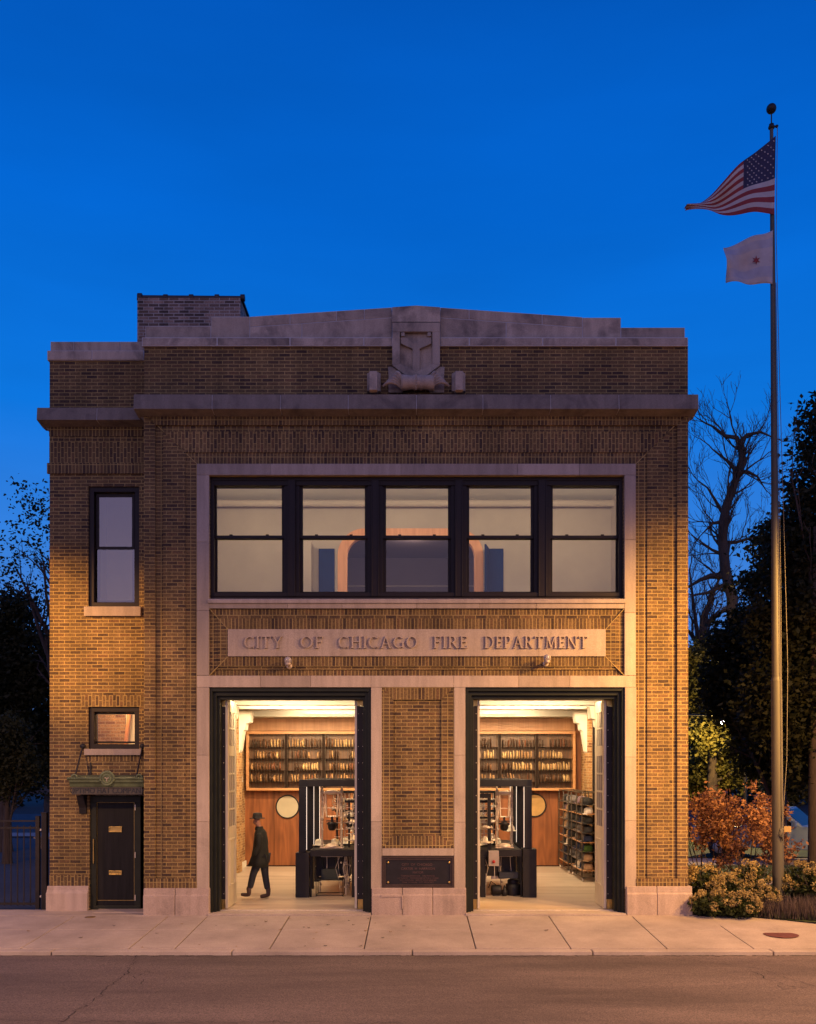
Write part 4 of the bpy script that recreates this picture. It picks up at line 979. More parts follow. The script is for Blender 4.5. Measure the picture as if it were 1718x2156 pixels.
mb = MB(); mb.add([(PX(200, Yg), Yg, PZ(1563, Yg)), (PX(286, Yg), Yg, PZ(1563, Yg)), (PX(286, Yg), Yg, PZ(1502, Yg)), (PX(200, Yg), Yg, PZ(1502, Yg))], [(0, 1, 2, 3)]); mb.build('pane', M['glass'], ww)
# stair hall inside the wing
mb = MB(); mb.box(-7.0, -5.3, 3.0, 3.1, 4.75, 10); mb.box(-7.0, -5.3, .94, 3.1, 4.75, 4.85); mb.box(-7.05, -7.0, .94, 3.1, 4.75, 10); mb.box(-5.31, -5.295, .94, 3.1, 4.85, 10); mb.build('stair_wall', M['upwall'], B)
mb = MB(); mb.box(-7.0, -6.36, 2.3, 2.4, 2.4, 4.74); mb.build('hall_brick_wall', M['ibrick'], B)
mb = MB(); mb.box(-6.35, -5.3, 2.3, 2.4, 2.4, 4.74); mb.box(-7, -5.3, .94, 3, 2.3, 2.39); mb.build('hall_wall', M['plaster'], B)
mb = MB(); mb.prism([(-6.32, 3.0), (-6.26, 3.0), (-6.10, 4.4), (-6.16, 4.4)], 1.9, 2.0); mb.build('handrail', M['archwood'], B)
# entrance door
mb = MB(); y_ = YW+.05
frame_ring(mb, PX(189, y_), PX(296, y_), -.05, PZ(1676, y_), .13, y_, y_+.2)
mb.build('door_frame', M['blackpaint'], B, bevel=.005)
mb = MB(); mb.box(PX(189, y_)+.131, PX(296, y_)-.131, y_+.045, y_+.1, .03, PZ(1676, y_)-.131); dr = mb.build('entrance_door', M['blackdoor'], B)
mb = MB(); yy = y_+.04
frame_ring(mb, PX(204, yy), PX(283, yy), PZ(1896, yy), PZ(1689, yy), .008, yy-.001, yy+.006); mb.build('brass_inlay', M['brass'], dr)
for v0, v1 in ((1740, 1752), (1833, 1842)):
    mb = MB(); frame_ring(mb, PX(229.5, yy), PX(257, yy), PZ(v1, yy), PZ(v0, yy), .022, yy-.018, yy+.004); mb.box(PX(229.5, yy)+.022, PX(257, yy)-.022, yy-.008, yy+.003, PZ(v1, yy)+.022, PZ(v0, yy)-.022); mb.build('letter_slot', M['brass'], dr, bevel=.003)
mb = MB(); hx = PX(196.5, yy-.07); mb.tube([(hx, yy-.07, PZ(1817, yy)), (hx, yy-.07, PZ(1766, yy))], .013, 10)
for v in (1772, 1811): mb.tube([(hx, yy-.07, PZ(v, yy)), (hx, yy+.01, PZ(v, yy))], .008, 8)
mb.build('handle', M['brass'], dr)
mb = MB()
for v in (1780, 1794): mb.lathe([(.018, -.0), (.02, .006), (.02, .014)], (PX(200.5, yy), yy-.012, PZ(v, yy)), 'y', 12)
mb.each('lock_cylinder', M['brass'], dr)
mb = MB()
for v in (1700, 1800, 1890): mb.box(PX(283.8, y_), PX(285.6, y_), y_-.012, y_+.01, PZ(v+6, y_), PZ(v-6, y_))
mb.each('hinge', M['steel'], dr)
mb = MB(); mb.box(PX(188), PX(303), .2, YW+.1, -.3, .018); mb.build('door_step', M['concrete'], B)
mb = MB(); mb.box(XL-.035, XL, .33, .41, PZ(1746, .4), PZ(1733, .4)); db = mb.build('doorbell', M['iron'], bevel=.004); tag(db, 'small black intercom doorbell on the brick return beside the entrance door', 'doorbell')
mb = MB(); mb.box(XL-.037, XL-.03, .345, .395, PZ(1745, .4), PZ(1742.5, .4)); bb = mb.build('button', M['ceilwhite']); bb.parent = db

# canopy over the entrance
cp = thing('door_canopy', 'green copper canopy with round medallion and lettered board over the entrance door', 'canopy', (PX(225, .3), YW, PZ(1660, .3)))
M['copper'] = mat('weathered_copper', (.10, .125, .065), .55, .2, .45, 5)
M['copperdk'] = mat('dark_canopy_board', (.055, .046, .040), .6, .1, .3, 4)
yf = .03
mb = MB(); xa, xb = PX(141, yf), PX(304, yf)-.02
prof = [(yf, PZ(1637, yf)), (yf-.02, PZ(1639, yf)), (yf+.01, PZ(1643, yf)), (yf+.012, PZ(1646, yf)), (yf+.05, PZ(1650, yf)), (yf+.07, PZ(1657, yf)), (YW-.001, PZ(1657, yf)), (YW-.001, PZ(1632, yf)), (YW-.1, PZ(1632, yf))]
mb.prismx(prof, xa+.03, xb); mb.prismx([(y, z) for y, z in prof[:3]]+[(YW-.001, prof[2][1]), (YW-.001, PZ(1637, yf))], xa, xa+.0295)
mb.build('cornice', M['copper'], cp, bevel=.006)
mb = MB(); mb.box(PX(151, yf+.08), PX(300, yf+.08), yf+.08, YW-.01, PZ(1673, yf+.08), PZ(1657.3, yf+.08)); brd = mb.build('sign_board', M['copperdk'], cp, bevel=.004)
mb = MB(); frame_ring(mb, PX(152, yf+.07), PX(299, yf+.07), PZ(1672.5, yf+.07), PZ(1658, yf+.07), .014, yf+.068, yf+.09); mb.build('moulding', M['copperdk'], cp)
M['signtx'] = mat('faded_blue_lettering', (.005, .007, .014), .4, 0, .1)
textmesh('OPTIMO HAT COMPANY', .155, (PX(226, yf+.08), yf+.078, PZ(1670, yf+.08)), M['signtx'], 'lettering', cp, .004, sx=.86)
mb = MB(); c = Vector((PX(225, yf), yf+.01, PZ(1640, yf)))
pts = [c+Vector((math.cos(a)*.135, 0, math.sin(a)*.135)) for a in np.linspace(-.35, math.pi+.35, 28)]; mb.tube(pts, .028, 8)
mb.lathe([(.13, -.01), (.13, .05)], c, 'y', 24, smooth=False)
mb.tube([c+Vector((math.cos(a)*.075, -.02, math.sin(a)*.075)) for a in np.linspace(0, 2*math.pi, 25)], .014, 8, caps=False); mb.build('medallion', M['copper'], cp)
mb = MB()
for a in (90+55, 90-55, 270):
    a = R(a); mb.tube([c+Vector((0, -.022, 0)), c+Vector((math.cos(a)*.05, -.022, math.sin(a)*.05))], .010, 6)
mb.build('y_emblem', M['stone'], cp)
mb = MB()
for u in (155, 292):
    e = Vector((PX(u, yf), yf+.03, PZ(1637, yf))); mb.tube([e+Vector((math.cos(a)*.055, 0, math.sin(a)*.055)) for a in np.linspace(-.2, math.pi+.2, 16)], .018, 8)
mb.each('end_scroll', M['copper'], cp)
for u0, u1, v1 in ((158, 174, 1571), (287, 300, 1571)):
    mb = MB(); a = Vector(P(u0, 1636, yf+.15)); b = Vector(P(u1, v1, YW-.04))
    a.x = min(a.x, XL-.05); b.x = min(b.x, XL-.04); mb.tube([a, b], .016, 8); mb.lathe([(.05, -.03), (.055, 0), (.04, .03)], (b.x, YW-.03, b.z), 'y', 12); mb.each('tie_rod', M['iron'], cp)
mb = MB(); x = PX(176, YW); mb.prismx([(YW-.001, PZ(1713, YW)), (YW-.05, PZ(1713, YW)), (YW-.07, PZ(1700, YW)), (YW-.14, PZ(1690, YW)), (YW-.22, PZ(1674, YW)), (YW-.001, PZ(1674, YW))], x-.07, x+.07); mb.box(PX(190, YW), PX(193, YW), YW-.03, YW-.001, PZ(1634, YW), PZ(1605, YW)); mb.each('bracket', M['iron'], cp)

# chimney ---------------------------------------------------------------------------
mb = MB(); yc_ = 2.2; a, b = PX(289, yc_), PX(506, yc_); mb.box(a, b, yc_, yc_+.9, PZ(730, yc_), PZ(627, yc_)); chm = mb.build('chimney', M['chimbrick'], B)
M['tilecap'] = mat('clay_cap', (.035, .025, .028), .6, 0, .3)
mb = MB(); z = PZ(625, yc_); mb.tube([(a-.02, yc_+.1, z+.03), (b+.06, yc_+.1, z+.01)], .055, 10)
for k in range(5): xx = a+.05+(b-a)*k/4.0; mb.tube([(xx-.06, yc_+.1, z+.025), (xx+.03, yc_+.1, z+.025)], .075 if k else .10, 10)
mb.box(a-.04, b+.04, yc_+.1, yc_+.95, z-.02, z+.03); mb.build('cap', M['tilecap'], chm)

# wall lamps under the inscription -------------------------------------------------------
M['lampglass'] = mat('ribbed_lamp_glass', (.36, .32, .30), .2, 0, .3, 60, spec=.9)
def wall_lamp(u, v, lab):
    t = thing('wall_lamp', lab, 'wall lamp', (PX(u), .03, PZ(v)), group='jar shaped lamps below the inscription')
    c = Vector((PX(u), 0, PZ(v)))
    mb = MB(); mb.lathe([(.055, -.015), (.06, .0), (.05, .035)], (c.x, .0, c.z-.05), 'y', 16); mb.tube([(c.x, .02, c.z-.05), (c.x, -.10, c.z-.04), (c.x, -.17, c.z-.02)], .028, 10); mb.lathe([(.045, -.06), (.06, -.03), (.055, 0)], (c.x, -.20, c.z-.005), 'z', 14); mb.build('mount', M['castiron'], t)
    mb = MB(); mb.lathe([(.045, -.01), (.062, .01), (.066, .045), (.060, .08), (.04, .10), (.015, .108)], (c.x, -.20, c.z), 'z', 18); mb.build('glass_jar', M['lampglass'], t)
    mb = MB()
    for k in range(6):
        a = 2*math.pi*k/6; mb.tube([(c.x+.068*math.cos(a), -.20+.068*math.sin(a), c.z-.01), (c.x+.070*math.cos(a), -.20+.070*math.sin(a), c.z+.06), (c.x, -.20, c.z+.115)], .004, 5)
    mb.build('wire_guard', M['castiron'], t)
wall_lamp(609, 1397, 'small jar lamp below the word CITY of the inscription, left one')
wall_lamp(1149, 1392, 'small jar lamp below the word DEPARTMENT of the inscription, right one')

# ------------------------------------------------------------------ hat making machine stand
YG = 2.15
def gx(u, y=YG): return PX(u, y)
def gz(v, y=YG): return PZ(v, y)
gt = thing('machine_stand', 'black steel gantry frame on two pedestals around the hat pressing bench', 'machine frame', (gx(876), YG, .03))
mb = MB(); mb.box(gx(622), gx(651), YG, YG+.42, .03, gz(1796)); mb.box(gx(1101), gx(1130), YG, YG+.42, .03, gz(1788)); mb.each('pedestal', M['iron'], gt, bevel=.006)
mb = MB(); zt = gz(1641.6); zb_ = gz(1656)
mb.box(gx(628.5), gx(644), YG+.05, YG+.25, gz(1796)+.001, zb_); mb.box(gx(1105), gx(1120.5), YG+.05, YG+.25, gz(1788)+.001, zb_); mb.box(gx(628.5), gx(1120.5), YG+.049, YG+.251, zb_+.001, zt)
mb.build('portal', M['iron'], gt, bevel=.005)
mb = MB()
for yb_ in (YG+1.5, YG+2.9):
    xa, xb = gx(628.5)+.02, gx(1120.5)-.02
    mb.box(xa, xa+.15, yb_, yb_+.2, .03, zb_-.0); mb.box(xb-.15, xb, yb_, yb_+.2, .03, zb_-.0); mb.box(xa, xb, yb_-.001, yb_+.201, zb_+.001, zt-.003)
mb.box(gx(628.5)+.02, gx(628.5)+.16, YG+.252, YG+3.1, zb_+.01, zt-.006); mb.box(gx(1120.5)-.16, gx(1120.5)-.02, YG+.252, YG+3.1, zb_+.01, zt-.006)
mb.build('rear_portal', M['iron'], gt, bevel=.004)
mb = MB(); M['led'] = mat('lit_strip', (1, .9, .8), .5, 0, 0, emit=((1, .80, .62), 1.3))
mb.box(gx(644)+.001, gx(644)+.009, YG+.10, YG+.125, gz(1790), zb_-.01); mb.box(gx(1105)-.009, gx(1105)-.001, YG+.10, YG+.125, gz(1785), zb_-.01)
for yb_ in (YG+1.5, YG+2.9):
    mb.box(xa+.151, xa+.159, yb_+.05, yb_+.07, gz(1790), zb_-.01); mb.box(xb-.159, xb-.151, yb_+.05, yb_+.07, gz(1785), zb_-.01)
mb.each('light_strip', M['led'], gt)
mb = MB(); mb.box(gx(652), gx(1100), YG+.06, YG+.20, gz(1804), gz(1790)); mb.box(gx(652), gx(1100), YG+.20, YG+3.0, gz(1795), gz(1790.5)); mb.build('bench_top', M['iron'], gt, bevel=.004)
mb = MB()
for u in (740, 1012): mb.box(gx(u), gx(u+11), YG+.06, YG+.2, .03, gz(1804)-.001)
mb.box(gx(652), gx(655), YG+.1, YG+.14, .03, gz(1804)-.001); mb.box(gx(1097), gx(1100), YG+.1, YG+.14, .03, gz(1804)-.001)
mb.each('leg', M['iron'], gt, bevel=.003)
mb = MB(); mb.box(gx(660), gx(735), YG+.5, YG+.9, .45, gz(1806)); mb.box(gx(1022), gx(1090), YG+.5, YG+.9, .45, gz(1806)); mb.each('machine_cabinet', M['iron'], gt, bevel=.01)
M['olive'] = mat('olive_painted_steel', (.035, .045, .025), .45, 0, .15)
M['cream'] = mat('cream_enamel', (.70, .55, .40), .35, .2, .25, 12)

def press(name, label, x, y, z0, h=1.25, w=.42, m='cream', bowl='iron', group='hat presses on the bench'):
    t = thing(name, label, 'hat press', (x, y, z0), group=group)
    mb = MB()
    for sx in (-1, 1):
        mb.tube([(x+sx*w/2, y, z0), (x+sx*w/2, y, z0+h*.93)], .024, 10); mb.lathe([(.045, 0), (.04, .03), (.022, .06)], (x+sx*w/2, y, z0), 'z', 12)
        mb.lathe([(.030, 0), (.034, .03), (.034, .12), (.024, .15), (.016, .20), (.012, .22)], (x+sx*w/2, y, z0+h*.82), 'z', 12)
        mb.lathe([(.03, 0), (.032, .02), (.032, .08), (.024, .1)], (x+sx*w/2, y, z0+h*.42), 'z', 12)
    mb.each('column', M['castiron'], t)
    mb = MB(); mb.tube([(x-w/2-.02, y, z0+h*.86), (x+w/2+.02, y, z0+h*.86)], .028, 10); mb.lathe([(.02, -.15), (.05, -.10), (.055, 0), (.05, .10), (.02, .15)], (x, y, z0+h*.865), 'x', 16)
    mb.tube([(x-w*.3, y, z0+h*.48), (x+w*.3, y, z0+h*.48)], .02, 10)
    mb.box(x-w/2, x+w/2, y-.02, y+.02, z0+h*.61, z0+h*.625); mb.build('crosshead', M[m], t)
    mb = MB()
    for sx in (-1, 1):
        mb.tube([(x+sx*w*.33, y-.03, z0+h*.85), (x+sx*w*.27, y-.03, z0+h*.48)], .021, 8)
        mb.tube([(x+sx*w*.43, y-.02, z0+h*.80), (x+sx*w*.38, y-.02, z0+h*.62), (x+sx*w*.45, y-.02, z0+h*.45)], .014, 8)
        mb.tube([(x+sx*w*.5, y-.03, z0+h*.72), (x+sx*w*.40, y-.05, z0+h*.70)], .018, 8)
    mb.build('link_rod', M[m], t)
    mb = MB()
    mb.lathe([(.02, .20), (.075, .19), (.115, .17), (.122, .14), (.095, .13), (.09, .06), (.075, .02), (.045, .0)][::-1], (x, y, z0+h*.26), 'z', 20)
    mb.tube([(x, y, z0+h*.40), (x, y, z0+h*.48)], .028, 10); mb.box(x-.13, x+.13, y-.03, y+.03, z0+h*.405, z0+h*.42)
    mb.build('bowl', M[bowl], t)
    mb = MB(); mb.lathe([(.16, 0), (.16, .02), (.13, .05), (.09, .075), (.04, .082)], (x, y, z0+.001), 'z', 22); mb.box(x-w*.6, x+w*.6, y-.14, y+.14, z0-.02, z0+.0005); mb.build('die', M['cream'], t)
    mb = MB()
    for sx in (-1, 1): mb.lathe([(.0, 0), (.018, .01), (.02, .03), (.008, .05)], (x+sx*w*.5, y-.04, z0+h*.33), 'z', 10); mb.tube([(x+sx*w*.5, y-.04, z0+h*.33), (x+sx*w*.5+.03, y-.07, z0+h*.27)], .008, 6)
    mb.build('valve', M['steel'], t)
    mb = MB(); mb.tube([(x-.13, y+.02, z0-.06), (x-.11, y+.02, z0-.36), (x-.12, y, z0-.62)], .009, 6); mb.tube([(x+.13, y+.02, z0-.06), (x+.14, y+.02, z0-.36), (x+.16, y, z0-.62)], .009, 6); mb.box(x-w*.55, x+w*.55, y-.05, y+.05, z0-.22, z0-.19); mb.build('pedal_rod', M['steel'], t)
    return t
zb0 = gz(1788.5)+.0
press('hat_press', 'cream hat press with a hanging bowl, just right of the left gantry post', gx(695.5), YG+.42, zb0+.02, 1.42, .44)
press('hat_press', 'cream hat press with a hanging bowl, just left of the right gantry post', gx(1066), YG+.46, zb0+.02, 1.40, .34)
press('hat_press', 'rear cream hat press on the bench, behind the first press of the left bay', gx(738, YG+1.7), YG+1.7, zb0+.02, 1.15, .40)
press('hat_press', 'rear cream hat press on the bench, behind the first press of the right bay', gx(1030, YG+1.7), YG+1.7, zb0+.02, 1.15, .40)
def blocker(x, y, z0, lab, h=1.05, hat=True):
    t = thing('hat_blocking_machine', lab, 'hat machine', (x, y, z0))
    mb = MB()
    for sx in (-.2, .2):
        mb.box(x+sx-.022, x+sx+.022, y-.022, y+.022, z0, z0+h)
    mb.box(x-.30, x+.34, y-.04, y+.04, z0+h-.04, z0+h+.02); mb.box(x-.25, x+.34, y-.05, y+.05, z0+h*.62, z0+h*.66); mb.build('frame', M['iron'], t, bevel=.004)
    mb = MB()
    for k in range(4): mb.tube([(x-.12+.1*k, y-.02, z0+.1), (x-.12+.1*k, y-.02, z0+h-.04)], .009, 8)
    for zz in (.16, .30, .42, .55, .74, .86): mb.tube([(x-.26, y-.05, z0+h*zz), (x+.3, y-.05, z0+h*zz)], .010, 8)
    for k in range(9): mb.lathe([(.008, 0), (.024, .01), (.024, .03), (.008, .04)], (x-.24+.065*k, y-.07, z0+h*random.choice([.2, .33, .5, .7, .8])), 'z', 8)
    mb.build('rods', M['steel'], t)
    mb = MB()
    mb.tube([(x-.26, y-.06, z0+h*.96), (x-.30, y-.06, z0+h*.80), (x-.26, y-.06, z0+h*.70)], .012, 6); mb.tube([(x-.30, y-.05, z0+h*.76), (x-.1, y-.06, z0+h*.80)], .012, 6); mb.lathe([(.04, -.03), (.05, 0), (.04, .03)], (x-.28, y-.06, z0+h*.68), 'y', 10)
    mb.build('lever', M['castiron'], t)
    mb = MB(); mb.lathe([(.17, 0), (.165, .02), (.09, .035), (.085, .10), (.06, .14), (.02, .15)], (x+.14, y-.12, z0+.12), 'z', 20); mb.lathe([(.12, 0), (.13, .03), (.10, .06), (.05, .075)], (x+.16, y-.10, z0+h*.42), 'z', 18)
    mb.each('form', M['cream'], t)
    return t
blocker(gx(751), YG+.5, zb0+.0, 'dark framed hat blocking machine with steel rods beside the left doorway edge')
blocker(gx(1013), YG+.5, zb0+.0, 'dark framed hat blocking machine with steel rods behind the red button box')
fn = 0
for side, us in (('left', (672, 706, 727, 748, 735)), ('right', (1003, 1020, 1046, 1075, 1012))):
    for k, u in enumerate(us):
        yy = YG+.9+.22*k; zz = [zb0+.02, zb0+.02, zb0+.02, zb0+.30, zb0+.55][k]
        t = thing('hat_form', f'white brimmed hat form, {ordn[k]} of five on the {side} half of the bench', 'hat form', (gx(u, yy), yy, zz), group='white hat forms on the bench')
        mb = MB(); mb.lathe([(.15, 0), (.155, .008), (.10, .018), (.095, .08), (.075, .125), (.03, .14)], (gx(u, yy), yy, zz), 'z', 20); mb.build('crown', M['plaster'], t)
        if k > 2: mb = MB(); mb.tube([(gx(u, yy), yy, zb0), (gx(u, yy), yy, zz+.01)], .014, 8); mb.lathe([(.07, 0), (.07, .02)], (gx(u, yy), yy, zb0), 'z', 16); mb.build('stand', M['steel'], t)
        else: mb = MB(); mb.lathe([(.16, -.02), (.16, -.001)], (gx(u, yy), yy, zz), 'z', 20); mb.build('base', M['iron'], t)
blocker(gx(728, YG+1.1), YG+1.1, zb0+.0, 'rear hat blocking machine with steel rods, left half of the bench', 1.25)
blocker(gx(1022, YG+1.1), YG+1.1, zb0+.0, 'rear hat blocking machine with steel rods, right half of the bench', 1.25)
# inner dark portal at the right machine
mb = MB(); mb.box(gx(1000), gx(1036), YG+.3, YG+.36, gz(1681), gz(1672)); mb.box(gx(1029), gx(1036), YG+.3, YG+.36, gz(1790), gz(1681.2)); o = mb.build('bench_bracket', M['iron'], gt)
# control box with red button
cb = thing('control_box', 'grey steel control box with a red stop button on the front of the bench', 'control box', (gx(1042), YG, gz(1797)))
mb = MB(); mb.box(gx(1028.5), gx(1050), YG-.06, YG+.055, gz(1823), gz(1791)); mb.build('case', mat('light_grey_steel', (.36, .30, .27), .45, .1, .1), cb, bevel=.006)
mb = MB(); mb.lathe([(.032, -.035), (.036, -.02), (.02, 0)], (gx(1039), YG-.062, gz(1813.5)), 'y', 18); mb.build('button', mat('red_button', (.42, .012, .012), .35, 0, .1), cb)
mb = MB(); mb.tube([(gx(1041), YG, gz(1823)), (gx(1041.5), YG+.02, gz(1850))], .009, 6); mb.build('conduit', M['steel'], cb)
# floor items under the bench
def tagged(mb, name, m, lab, cat, group=None, bevel=0, kind=None):
    o = mb.build(name, m, bevel=bevel); tag(o, lab, cat, group); 
    if kind: o['kind'] = kind
    return o
mb = MB(); mb.box(gx(673), gx(709), YG+.35, YG+.5, gz(1862)+.05, gz(1840)+.07)
for sx in (677, 705): mb.tube([(gx(sx), YG+.42, gz(1840)+.05), (gx(sx)-.03, YG+.42, gz(1812))], .010, 6)
tagged(mb, 'foot_pedal_box', M['olive'], 'olive green steel pedal box hanging under the left hat press', 'pedal box', bevel=.01)
mb = MB(); x0, x1 = gx(664), gx(721)
for yy in (YG+.15, YG+.6):
    for xx in (x0, x1): mb.tube([(xx, yy, .035), (xx, yy, .62)], .009, 6)
    mb.tube([(x0, yy, .40), (x1, yy, .40)], .012, 6); mb.tube([(x0, yy, .06), (x1, yy, .06)], .009, 6)
for xx in (x0, x1): mb.tube([(xx, YG+.15, .06), (xx, YG+.6, .06)], .008, 6); mb.tube([(xx, YG+.15, .4), (xx, YG+.6, .4)], .008, 6)
mb.box(x0, x1, YG+.16, YG+.59, .395, .402)
tagged(mb, 'wire_stand', M['iron'], 'thin black wire stand with a tray under the left hat press', 'stand')
def canister(u, v0, v1, w_, y, lab, m='iron'):
    z0, z1 = max(.03, gz(v1)), gz(v0); r_ = w_*.5*(D+y)/F; x = PX(u, y)
    t = thing('canister', lab, 'canister', (x, y, z0)); mb = MB(); mb.lathe([(r_*.97, z0), (r_, z0+.02), (r_, z1-.06), (r_*.9, z1-.05), (r_*.9, z1-.02)], (x, y, 0), 'z', 20); mb.build('body', M[m], t)
    mb = MB(); mb.lathe([(r_*.92, z1-.0199), (r_*.92, z1+.005), (.02, z1+.012)], (x, y, 0), 'z', 20); mb.tube([(x, y, z1), (x, y, z1+.5)], .016, 8); mb.build('lid', M['steel'], t)
canister(761, 1840, 1884, 14.5, YG+.3, 'tall black canister beside the left doorway edge under the bench')
canister(1002.5, 1838, 1884, 16, YG+.3, 'tall black canister at the left edge of the right doorway')
mb = MB(); x, y = gx(1048), YG+.35; mb.lathe([(.02, -.12), (.10, -.115), (.115, -.08), (.115, .08), (.10, .115), (.02, .12)], (x, y, .155), 'x', 20); mb.box(x-.09, x+.09, y-.08, y+.08, .03, .06); mb.tube([(x, y, .26), (x-.12, y, .35), (x-.18, y, .2)], .012, 6)
tagged(mb, 'electric_motor', M['iron'], 'small black cylindrical motor on the floor, left of the round tin', 'motor')
mb = MB(); x = gx(1065); mb.lathe([(.055, 0), (.07, .05), (.065, .12), (.03, .15), (.02, .2), (.008, .24)], (x, YG+.3, .03), 'z', 16)
tagged(mb, 'oil_can', M['iron'], 'small bell shaped black oil can between the motor and the round tin', 'oil can')
mb = MB(); x = gx(1085); mb.lathe([(.165, 0), (.17, .02), (.17, .25), (.13, .252), (.13, .34), (.125, .35), (.02, .352)], (x, YG+.45, .03), 'z', 24)
tagged(mb, 'round_tin', M['iron'], 'stacked dark round tin on the floor beside the right pedestal', 'tin')
mb = MB(); mb.box(gx(1053), gx(1094), YG+.25, YG+.5, .42, .56)
tagged(mb, 'drawer_unit', mat('slate_drawer', (.02, .025, .035), .4), 'dark slate drawer hung under the right end of the bench', 'drawer', bevel=.008)
mb = MB(); mb.box(gx(1038), gx(1070), YG+.52, YG+.56, .38, .68)
tagged(mb, 'steel_panel', M['steel'], 'bare steel panel leaning behind the motor under the bench', 'panel')
# hoses and pipes below
hp = thing('pipework', 'tangle of thin steel pipes and hoses below the bench', 'pipes', (gx(876), YG+.6, .03))
for k in range(34):
    mb = MB(); u = random.choice([728, 732, 757, 1010, 1015, 1020, 760, 668, 716, 724, 752, 1060, 1090, 726, 730, 734, 756, 764, 769, 999, 1004, 1007, 1019, 1023]); x = gx(u)+random.uniform(-.02, .02); yy = YG+random.uniform(.3, .9)
    mb.tube([(x, yy, .04), (x+random.uniform(-.05, .05), yy, .35), (x+random.uniform(-.12, .12), yy, .65), (x, yy, .95)], random.uniform(.005, .013), 6)
    for zz in (.25, .42, .7): mb.lathe([(.010, 0), (.022, .01), (.022, .035), (.010, .045)], (x+random.uniform(-.02, .02), yy, zz+random.uniform(-.06, .06)), 'z', 8)
    mb.build('pipe', random.choice([M['steel'], M['castiron']]), hp)
# things behind on the back shelf
for k, (u, v, w_, h_, c, lb) in enumerate([(752, 1712, 22, 10, 'cream', 'low cream box with a dark slot on the back shelf behind the left bench'), (733, 1713, 12, 9, 'plaster', 'small white box on the back shelf behind the left press')]):
    mb = MB(); mb.box(bx(u), bx(u+w_*.9), YB-.4, YB-.1, bz(1718)+.001, bz(1718)+h_/72.); tagged(mb, 'storage_box', M[c], lb, 'box', bevel=.01)
mb = MB(); mb.box(bx(744), bx(1030), YB-.42, YB-.051, bz(1722), bz(1718)); mb.box(bx(744), bx(1030), YB-.42, YB-.051, bz(1790), bz(1786)); o = mb.each('shelf_board', M['trimwood'], B)
HB = []
for i, (ua, ub, lbl) in enumerate(((745, 770, 'left'), (1004, 1028, 'right'))):
    for k in range(4):
        mb = MB(); x = bx(ua)+.05+k*.085; mb.lathe([(.05, -.03), (.13, -.028), (.15, 0), (.13, .028), (.05, .03)], (x, YB-.25, bz(1786)+.152), 'x', 18)
        tagged(mb, 'hat_disc', M['trimwood'] if k % 2 else M['plaster'], f'round hat flange, {ordn[k]} from left, low shelf behind the {lbl} hat machine', 'hat flange', 'hat flanges on the low shelf')

# ------------------------------------------------------------------ cap racks and caps
def make_rack(lab):
    t = thing('cap_rack', lab, 'rack', (0, 0, 0), group='wheeled cap racks along the right wall')
    L_, W_, Z0, Z1 = 1.55, .46, .14, 2.26
    mb = MB()
    for y in (0, L_/2, L_):
        for x in (0, W_): mb.tube([(x, y, Z0), (x, y, Z1-.03), (x+(.03 if x == 0 else -.03), y, Z1)], .016, 6)
    mb.build('post', M['wire'], t)
    mb = MB()
    for z in (Z1, Z0):
        mb.tube([(0.02, 0, z), (W_-.02, 0, z)], .015, 6); mb.tube([(0.02, L_, z), (W_-.02, L_, z)], .015, 6)
        for x in (.02, W_-.02): mb.tube([(x, 0, z), (x, L_, z)], .015, 6)
    mb.build('frame', M['wire'], t)
    for k in range(8):
        z = .30+k*.235; mb = MB(); mb.box(.01, W_-.01, .005, L_-.005, z, z+.012); mb.box(-.004, .01, .0, L_, z-.006, z+.02); mb.build('tray', M['trimwood'] if k % 3 == 0 else M['wire'], t)
    for x in (.03, W_-.03):
        for y in (.04, L_-.04): mb = MB(); mb.lathe([(.02, -.014), (.045, -.014), (.05, 0), (.045, .014), (.02, .014)], (x, y, .08), 'x', 14); mb.box(x-.022, x+.022, y-.012, y+.012, .085, .14); mb.build('caster', M['steel'], t)
    return t
r0 = make_rack('wheeled steel cap rack standing nearer the right garage door leaf'); RX = 4.22
r0.location = (RX+.02, 4.95, 0)
r1 = dup(r0, (RX-.03, 6.75, 0), label='wheeled steel cap rack standing in the far corner by the wood panelling')
def make_cap(c):
    m_ = mat('felt_'+c[0], c[1], .9, 0, .2, 20)
    t = thing('cap', 'cap', 'cap', (0, 0, 0)); mb = MB()
    mb.lathe([(.098, 0), (.104, .03), (.102, .08), (.088, .125), (.055, .150), (.012, .158)], (0, 0, 0), 'z', 16); mb.build('crown', m_, t)
    mb = MB(); vs = []; n = 9
    for k in range(n):
        a = math.pi-1.15+2.3*k/(n-1); ca, sa = math.cos(a), math.sin(a)
        for r_, dz in ((.097, .016), (.135, .012), (.172-.02*abs(k-4)/4, .0)): vs.append((r_*ca*1.06, r_*sa*.98, dz-.012*abs(sa)))
        for r_, dz in ((.172-.02*abs(k-4)/4, -.006), (.097, .008)): vs.append((r_*ca*1.06, r_*sa*.98, dz-.012*abs(sa)))
    fs = [(5*k+j, 5*k+(j+1) % 5, 5*(k+1)+(j+1) % 5, 5*(k+1)+j) for k in range(n-1) for j in range(5)]
    mb.add(vs, fs, True); mb.build('visor', m_, t); return t
capc = [('black', (.012, .011, .012)), ('charcoal', (.035, .032, .034)), ('grey', (.16, .14, .14)), ('tan', (.40, .24, .13)), ('white', (.68, .60, .52)), ('navy', (.012, .018, .055)), ('brown', (.07, .035, .02)), ('green', (.05, .10, .015)), ('mauve', (.17, .11, .14))]
caps = {c[0]: make_cap(c) for c in capc}
for c in caps.values():
    c['group'] = 'caps on the wheeled racks'
tiers = ['bottom tray', 'second tray up', 'third tray up', 'fourth tray up', 'fifth tray up', 'sixth tray up', 'seventh tray up', 'top tray']
